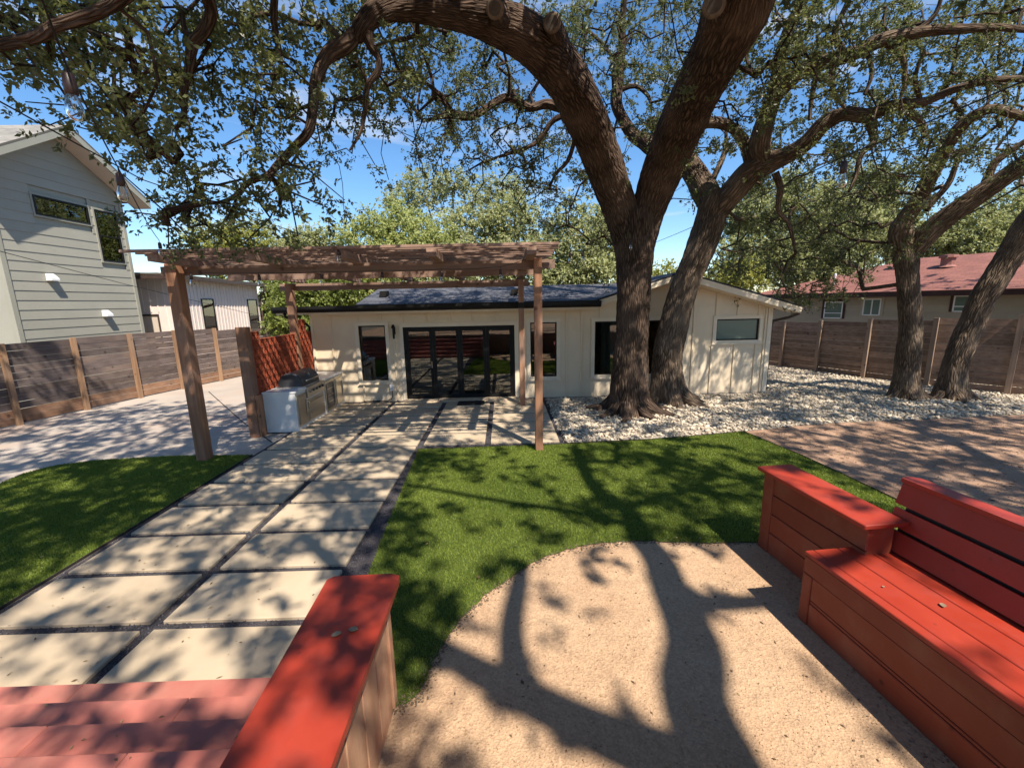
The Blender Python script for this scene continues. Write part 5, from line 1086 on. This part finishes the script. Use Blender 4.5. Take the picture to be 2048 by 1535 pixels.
for gx in np.arange(-13, 14, .5):
    for gy in np.arange(1.0, 17, .5):
        s = shade(gx, gy)
        for _ in range(rng.poisson(s ** 1.3 * 3.4)):
            h_ = rng.uniform(6.4, 9.8); g = np.array([gx + rng.random() * .5, gy + rng.random() * .5, 0]); p = g - SH * h_
            x_, y_, d_ = project(p)
            if d_[0] > 0.3 and -40 < x_[0] < W + 40 and y_[0] > -25: continue
            OE.sprays.append(p); cnt_ += 1
print('overhead sprays', cnt_)
print('sprays', [len(T.sprays) for T in (OA, OB, OC, OD, OE)])
OA.grow('leaf_oak', 52, .19, .062, .030)
OB.grow('leaf_oak', 52, .24, .070, .035)
OC.grow('leaf_oak', 52, .24, .070, .035)
OD.grow('leaf_oak', 52, .24, .070, .035)
OE.grow('leaf_oak', 42, .30, .135, .078, maxlen=.5)

# ---- trees behind the houses
NL = [0]
def crown_tree(label, blobs_, base, mat, ll, lw, per, dens, trunk_r=.2, group='trees beyond the houses', bark='bark_light', name='background_tree', spread=.4):
    T = Tree(name, label, (base[0], base[1], 0), group, bark)
    c = np.mean([b[0] for b in blobs_], axis=0); T.limb([(base[0], base[1], -.1, trunk_r), (base[0] + .1, base[1], 1.5, trunk_r * .8), (*((np.array([base[0], base[1], 2.2]) * .6 + c * .4)), trunk_r * .6)], 12, .2, 'trunk')
    for b, rad in blobs_:
        b = np.array(b); rad = np.array(rad); s0 = np.array([base[0], base[1], min(2.0, b[2] * .5)])
        T.limb([(*s0, trunk_r * .5), (*(s0 * .5 + b * .5 + np.array([.2, 0, -.15])), trunk_r * .35), (*b, trunk_r * .15)], 8, .3)
        n = int(dens * rad[0] * rad[2] * 1.5); d = rng.normal(0, 1, (n, 3)); d /= np.linalg.norm(d, axis=1)[:, None]; d[:, 1] = -np.abs(d[:, 1]) * np.where(rng.random(n) < .8, 1, -1)
        rr = rng.uniform(.5, 1.08, n)[:, None] * (1 + .26 * np.sin(d[:, :1] * 6 + b[0] * 3) * np.cos(d[:, 2:] * 7 + b[2] * 3) + .12 * np.sin(d[:, :1] * 13 + d[:, 2:] * 9))
        T.sprays += list(b + d * rr * rad)
    NL[0] += len(T.sprays) * int(per * 1.5)
    T.grow(mat, int(per * 1.5), spread, ll * 1.25, lw * 1.35, maxlen=.8, droop=.1, rscale=.008, up=(.25, -.65, .85))
def pb_(px, py, rx, ry, Y, dy=None):
    p = at(px, py, Y); s = camdepth(p) / F; return (p, (rx * s, dy if dy else rx * s * .8, ry * s))
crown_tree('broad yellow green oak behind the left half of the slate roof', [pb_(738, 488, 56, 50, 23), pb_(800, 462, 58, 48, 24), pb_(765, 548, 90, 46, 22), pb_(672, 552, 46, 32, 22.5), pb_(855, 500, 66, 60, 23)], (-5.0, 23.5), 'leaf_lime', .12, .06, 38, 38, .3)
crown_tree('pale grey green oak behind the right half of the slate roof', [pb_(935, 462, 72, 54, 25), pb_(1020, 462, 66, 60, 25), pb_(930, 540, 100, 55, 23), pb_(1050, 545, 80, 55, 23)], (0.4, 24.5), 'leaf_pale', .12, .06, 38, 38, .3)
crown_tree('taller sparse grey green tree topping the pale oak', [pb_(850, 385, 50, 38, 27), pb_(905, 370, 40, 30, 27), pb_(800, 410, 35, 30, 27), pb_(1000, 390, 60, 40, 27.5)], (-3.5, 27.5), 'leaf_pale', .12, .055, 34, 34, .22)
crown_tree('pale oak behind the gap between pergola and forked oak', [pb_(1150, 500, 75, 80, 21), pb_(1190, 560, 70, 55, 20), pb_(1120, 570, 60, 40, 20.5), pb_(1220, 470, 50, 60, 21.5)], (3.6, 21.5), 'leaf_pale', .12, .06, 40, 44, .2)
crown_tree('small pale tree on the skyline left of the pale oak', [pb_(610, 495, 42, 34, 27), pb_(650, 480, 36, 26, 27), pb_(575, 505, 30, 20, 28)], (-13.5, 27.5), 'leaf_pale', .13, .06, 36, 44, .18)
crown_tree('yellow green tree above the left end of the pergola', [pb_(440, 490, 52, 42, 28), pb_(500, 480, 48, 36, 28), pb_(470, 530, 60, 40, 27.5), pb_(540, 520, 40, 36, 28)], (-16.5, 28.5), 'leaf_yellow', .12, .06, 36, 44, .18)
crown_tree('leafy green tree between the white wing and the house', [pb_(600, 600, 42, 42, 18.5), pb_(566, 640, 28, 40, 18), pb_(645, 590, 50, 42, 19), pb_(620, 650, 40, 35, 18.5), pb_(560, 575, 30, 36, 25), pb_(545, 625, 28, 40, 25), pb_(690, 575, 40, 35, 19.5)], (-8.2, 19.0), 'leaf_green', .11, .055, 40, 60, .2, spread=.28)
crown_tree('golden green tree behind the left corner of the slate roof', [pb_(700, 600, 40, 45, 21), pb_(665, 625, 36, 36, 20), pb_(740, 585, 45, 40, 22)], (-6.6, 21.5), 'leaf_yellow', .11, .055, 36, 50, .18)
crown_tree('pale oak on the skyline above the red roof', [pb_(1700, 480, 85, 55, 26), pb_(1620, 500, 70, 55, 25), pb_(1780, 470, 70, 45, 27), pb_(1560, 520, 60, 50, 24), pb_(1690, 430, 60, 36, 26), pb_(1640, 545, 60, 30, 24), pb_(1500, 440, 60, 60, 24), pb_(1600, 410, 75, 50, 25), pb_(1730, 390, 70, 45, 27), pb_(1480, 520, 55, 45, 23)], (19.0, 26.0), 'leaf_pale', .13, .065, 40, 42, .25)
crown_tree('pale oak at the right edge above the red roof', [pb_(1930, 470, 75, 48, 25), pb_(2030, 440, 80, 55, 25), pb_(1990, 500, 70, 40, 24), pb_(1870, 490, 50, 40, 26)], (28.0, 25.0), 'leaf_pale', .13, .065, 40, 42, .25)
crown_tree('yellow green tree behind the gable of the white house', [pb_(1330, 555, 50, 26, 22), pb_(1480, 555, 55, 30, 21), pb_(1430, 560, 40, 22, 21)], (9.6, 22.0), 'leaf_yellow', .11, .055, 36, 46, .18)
crown_tree('shaded tree at the far left behind the grey house', [pb_(-60, 560, 80, 90, 22), pb_(20, 420, 40, 30, 30)], (-27, 24), 'leaf_green', .13, .065, 30, 20, .2) if False else None
# trees behind the terrace, seen only as reflections in the glass
crown_tree('round green tree far behind the terrace', [((-6, -14, 4.0), (3.2, 2.5, 2.4)), ((-9, -13, 3.4), (2.6, 2, 2.2)), ((-3, -15, 3.6), (2.4, 2, 2.0))], (-6, -14.5), 'leaf_green', .2, .11, 30, 22, .25, name='garden_tree', spread=.6)
crown_tree('wide green tree behind the terrace steps', [((3, -15, 4.0), (3.0, 2.5, 2.6)), ((0, -16, 3.2), (2.6, 2, 2.0))], (2, -15.5), 'leaf_green', .2, .11, 30, 22, .25, name='garden_tree', spread=.6)

# ================================================================== STRING LIGHTS
def bulb(parent, p, s=1.0):
    x, y, z = p
    so_ = MB().lathe([(0, .0), (.012, -.002), (.021, -.012), (.0235, -.05), (.0235, -.085), (.019, -.088), (0, -.088)], (x, y, z), 14).sm().build('socket', 'socket_brown', parent)
    b = MB().lathe([(.016, -.082), (.020, -.095), (.029, -.125), (.032, -.145), (.029, -.168), (.018, -.184), (.0, -.19)], (x, y, z), 16).sm().build('bulb', 'bulb_glass', parent)
    MB().tube([(x - .006, y, z - .09), (x - .009, y, z - .12), (x, y, z - .145), (x + .009, y, z - .12), (x + .006, y, z - .09)], .0012, 5).build('filament', 'filament', b)
def string(label, pts, hang, sag=0.0):
    T = thing('string_light', tuple(pts[0]), label, 'string lights', 'garden string lights')
    P = []
    for a, b in zip(pts[:-1], pts[1:]):
        a = np.array(a, float); b = np.array(b, float)
        for k in range(12): f_ = k / 12; P.append(a + (b - a) * f_ - np.array([0, 0, sag * np.linalg.norm(b - a) * 4 * f_ * (1 - f_)]))
    P.append(np.array(pts[-1], float)); MB().tube(P, .0042, 6).build('wire', 'cable', T)
    for p in hang:
        MB().tube([p, (p[0], p[1], p[2] - .035)], .004, 5).build('drop', 'cable', T); bulb(T, (p[0], p[1], p[2] - .03))
q0, q1, q2, q3 = at(70, -40, 1.75), at(132, 128, 2.05), at(236, 335, 3.15), at(318, 480, 6.5)
string('near string of bulbs from the tree canopy down to the pergola corner', [q0, q1, q2, q3], [q1, q2, q3], .012)
w0, w1, w2 = at(-30, 187, 2.2), at(284, 359, 3.6), at(676, 494, 6.55)
string('bulb string crossing from the left edge to the third rafter', [w0, w1, w2], [w2], .0)
bx_ = [(-5.0, 7.15, 3.23), (-3.92, 7.15, 3.20), (-2.92, 7.15, 3.20), (-1.94, 7.15, 3.20), (-0.98, 7.15, 3.20), (-0.02, 7.15, 3.22), (0.42, 7.2, 3.34)]
string('bulb string tacked along the front beam of the pergola', bx_, bx_[:-1], .015)
t0, t1, t2 = np.array([0.9, 7.35, 3.42]), at(1150, 505, 8.3), at(1240, 482, 9.2)
string('short bulb string between pergola and forked oak', [t0, t1, t2], [at(1140, 502, 8.1), at(1166, 500, 8.5)], .0)
v0, v1, v2 = at(1240, 480, 9.25), at(1262, 478, 9.2), at(1312, 484, 9.3)
v3, v4 = at(1690, 312, 3.3), at(2080, 148, 2.0)
string('bulb string from the forked oak out to the right edge', [v0, v1, v2, v3, v4], [v1, v3], .004)
g0, g1, g2 = at(-20, 497, 9.6), at(250, 568, 13), at(520, 632, 21)
pw = MB().tube([g0, g1, g2], .008, 5).build('service_cable', 'cable'); tag(pw, 'thin black service cable crossing the grey house wall', 'cable')

# ================================================================== LITTER
def litter(poly, n, z, name, label, smin=.004, smax=.015):
    P = scatter(poly, n); n = len(P); a = rng.random(n) * 2 * PI; l_ = rng.uniform(smin, smax, n) * rng.choice([1, 1, 1, 1.6], n); w_ = l_ * rng.uniform(.2, .6, n)
    c = np.column_stack([P, np.full(n, z)]); ax = np.column_stack([np.cos(a), np.sin(a), np.zeros(n)]); sd_ = np.column_stack([-np.sin(a), np.cos(a), np.zeros(n)])
    up_ = np.array([0, 0, 1]); V = np.stack([c - ax * l_[:, None] + up_ * .002, c + sd_ * w_[:, None] + up_ * .005, c + ax * l_[:, None] + up_ * rng.uniform(.001, .006, n)[:, None], c - sd_ * w_[:, None] + up_ * .004], 1).reshape(-1, 3)
    tag(fast_mesh(name, V, np.arange(4 * n).reshape(-1, 4), 4, 'litter', rnd=rng.random(n) ** 2), label, 'leaf litter', None, 'stuff')
litter(sand_poly, 900, .006, 'leaf_litter', 'dry leaf bits and twigs scattered over the sand circle')
litter([(5.1, 3.5), (13, 3.5), (13, 8.6), (5.1, 8.0)], 900, .004, 'leaf_litter', 'dry leaf bits on the reddish granite yard', .01, .03)
litter(turf_poly, 160, .045, 'leaf_litter', 'few dry leaves lying on the bright turf', .008, .018)
litter(lturf_poly, 80, .045, 'leaf_litter', 'few dry leaves lying on the shaded turf', .008, .018)
litter([(-4.5, 2.5), (-1.7, 2.5), (-1.7, 7.5), (-4.5, 7.5)], 220, .045, 'leaf_litter', 'dry leaf bits on the pale pavers', .005, .014)
_n = 60; _k = rng.integers(0, 4, _n); _P = np.column_stack([rng.uniform(-4.5, -1.2, _n), 2.515 - .298 * _k - rng.uniform(.02, .27, _n), .17 * (_k + 1) + .004]); _a = rng.random(_n) * 6.28; _l = rng.uniform(.005, .018, _n)[:, None]
_ax = np.column_stack([np.cos(_a), np.sin(_a), np.zeros(_n)]) * _l; _sd = np.column_stack([-np.sin(_a), np.cos(_a), np.zeros(_n)]) * _l * .45
tag(fast_mesh('leaf_litter', np.stack([_P - _ax, _P + _sd + [0, 0, .004], _P + _ax, _P - _sd + [0, 0, .003]], 1).reshape(-1, 3), np.arange(4 * _n).reshape(-1, 4), 4, 'litter', rnd=rng.random(_n)), 'dry leaf bits lying on the red stair treads', 'leaf litter', None, 'stuff')
def clods(poly, n, rmin, rmax, name, label, mat):
    P = scatter(poly, n); P3 = np.column_stack([P, np.full(len(P), .006)]); v, f = blobs(P3, rng.uniform(rmin, rmax, len(P)), .7); tag(fast_mesh(name, v, f, 3, mat), label, 'gravel', None, 'stuff')
clods(sand_poly, 9000, .002, .006, 'granite_grit', 'loose granite grit over the sand circle', 'granite_red')
clods([(2.2, 1.2), (3.1, 1.2), (3.0, 4.2), (2.7, 4.2)], 1500, .004, .014, 'granite_grit', 'coarser grit along the foot of the red bench', 'granite_red')

clods([(5.1, 3.5), (13.5, 3.5), (13.5, 8.7), (7.3, 8.5), (5.0, 8.05)], 6000, .004, .012, 'granite_grit', 'loose reddish granite chips over the yard at right', 'granite_red')
_e = np.repeat(np.array(se), 14, 0) + rng.normal(0, .035, (len(se) * 14, 2)); _p = np.column_stack([_e, np.full(len(_e), .012)])
_v, _f = blobs(_p, rng.uniform(.004, .013, len(_p)), .7); tag(fast_mesh('granite_grit', _v, _f, 3, 'soil'), 'dark crumbs along the edge between turf and sand', 'gravel', None, 'stuff')
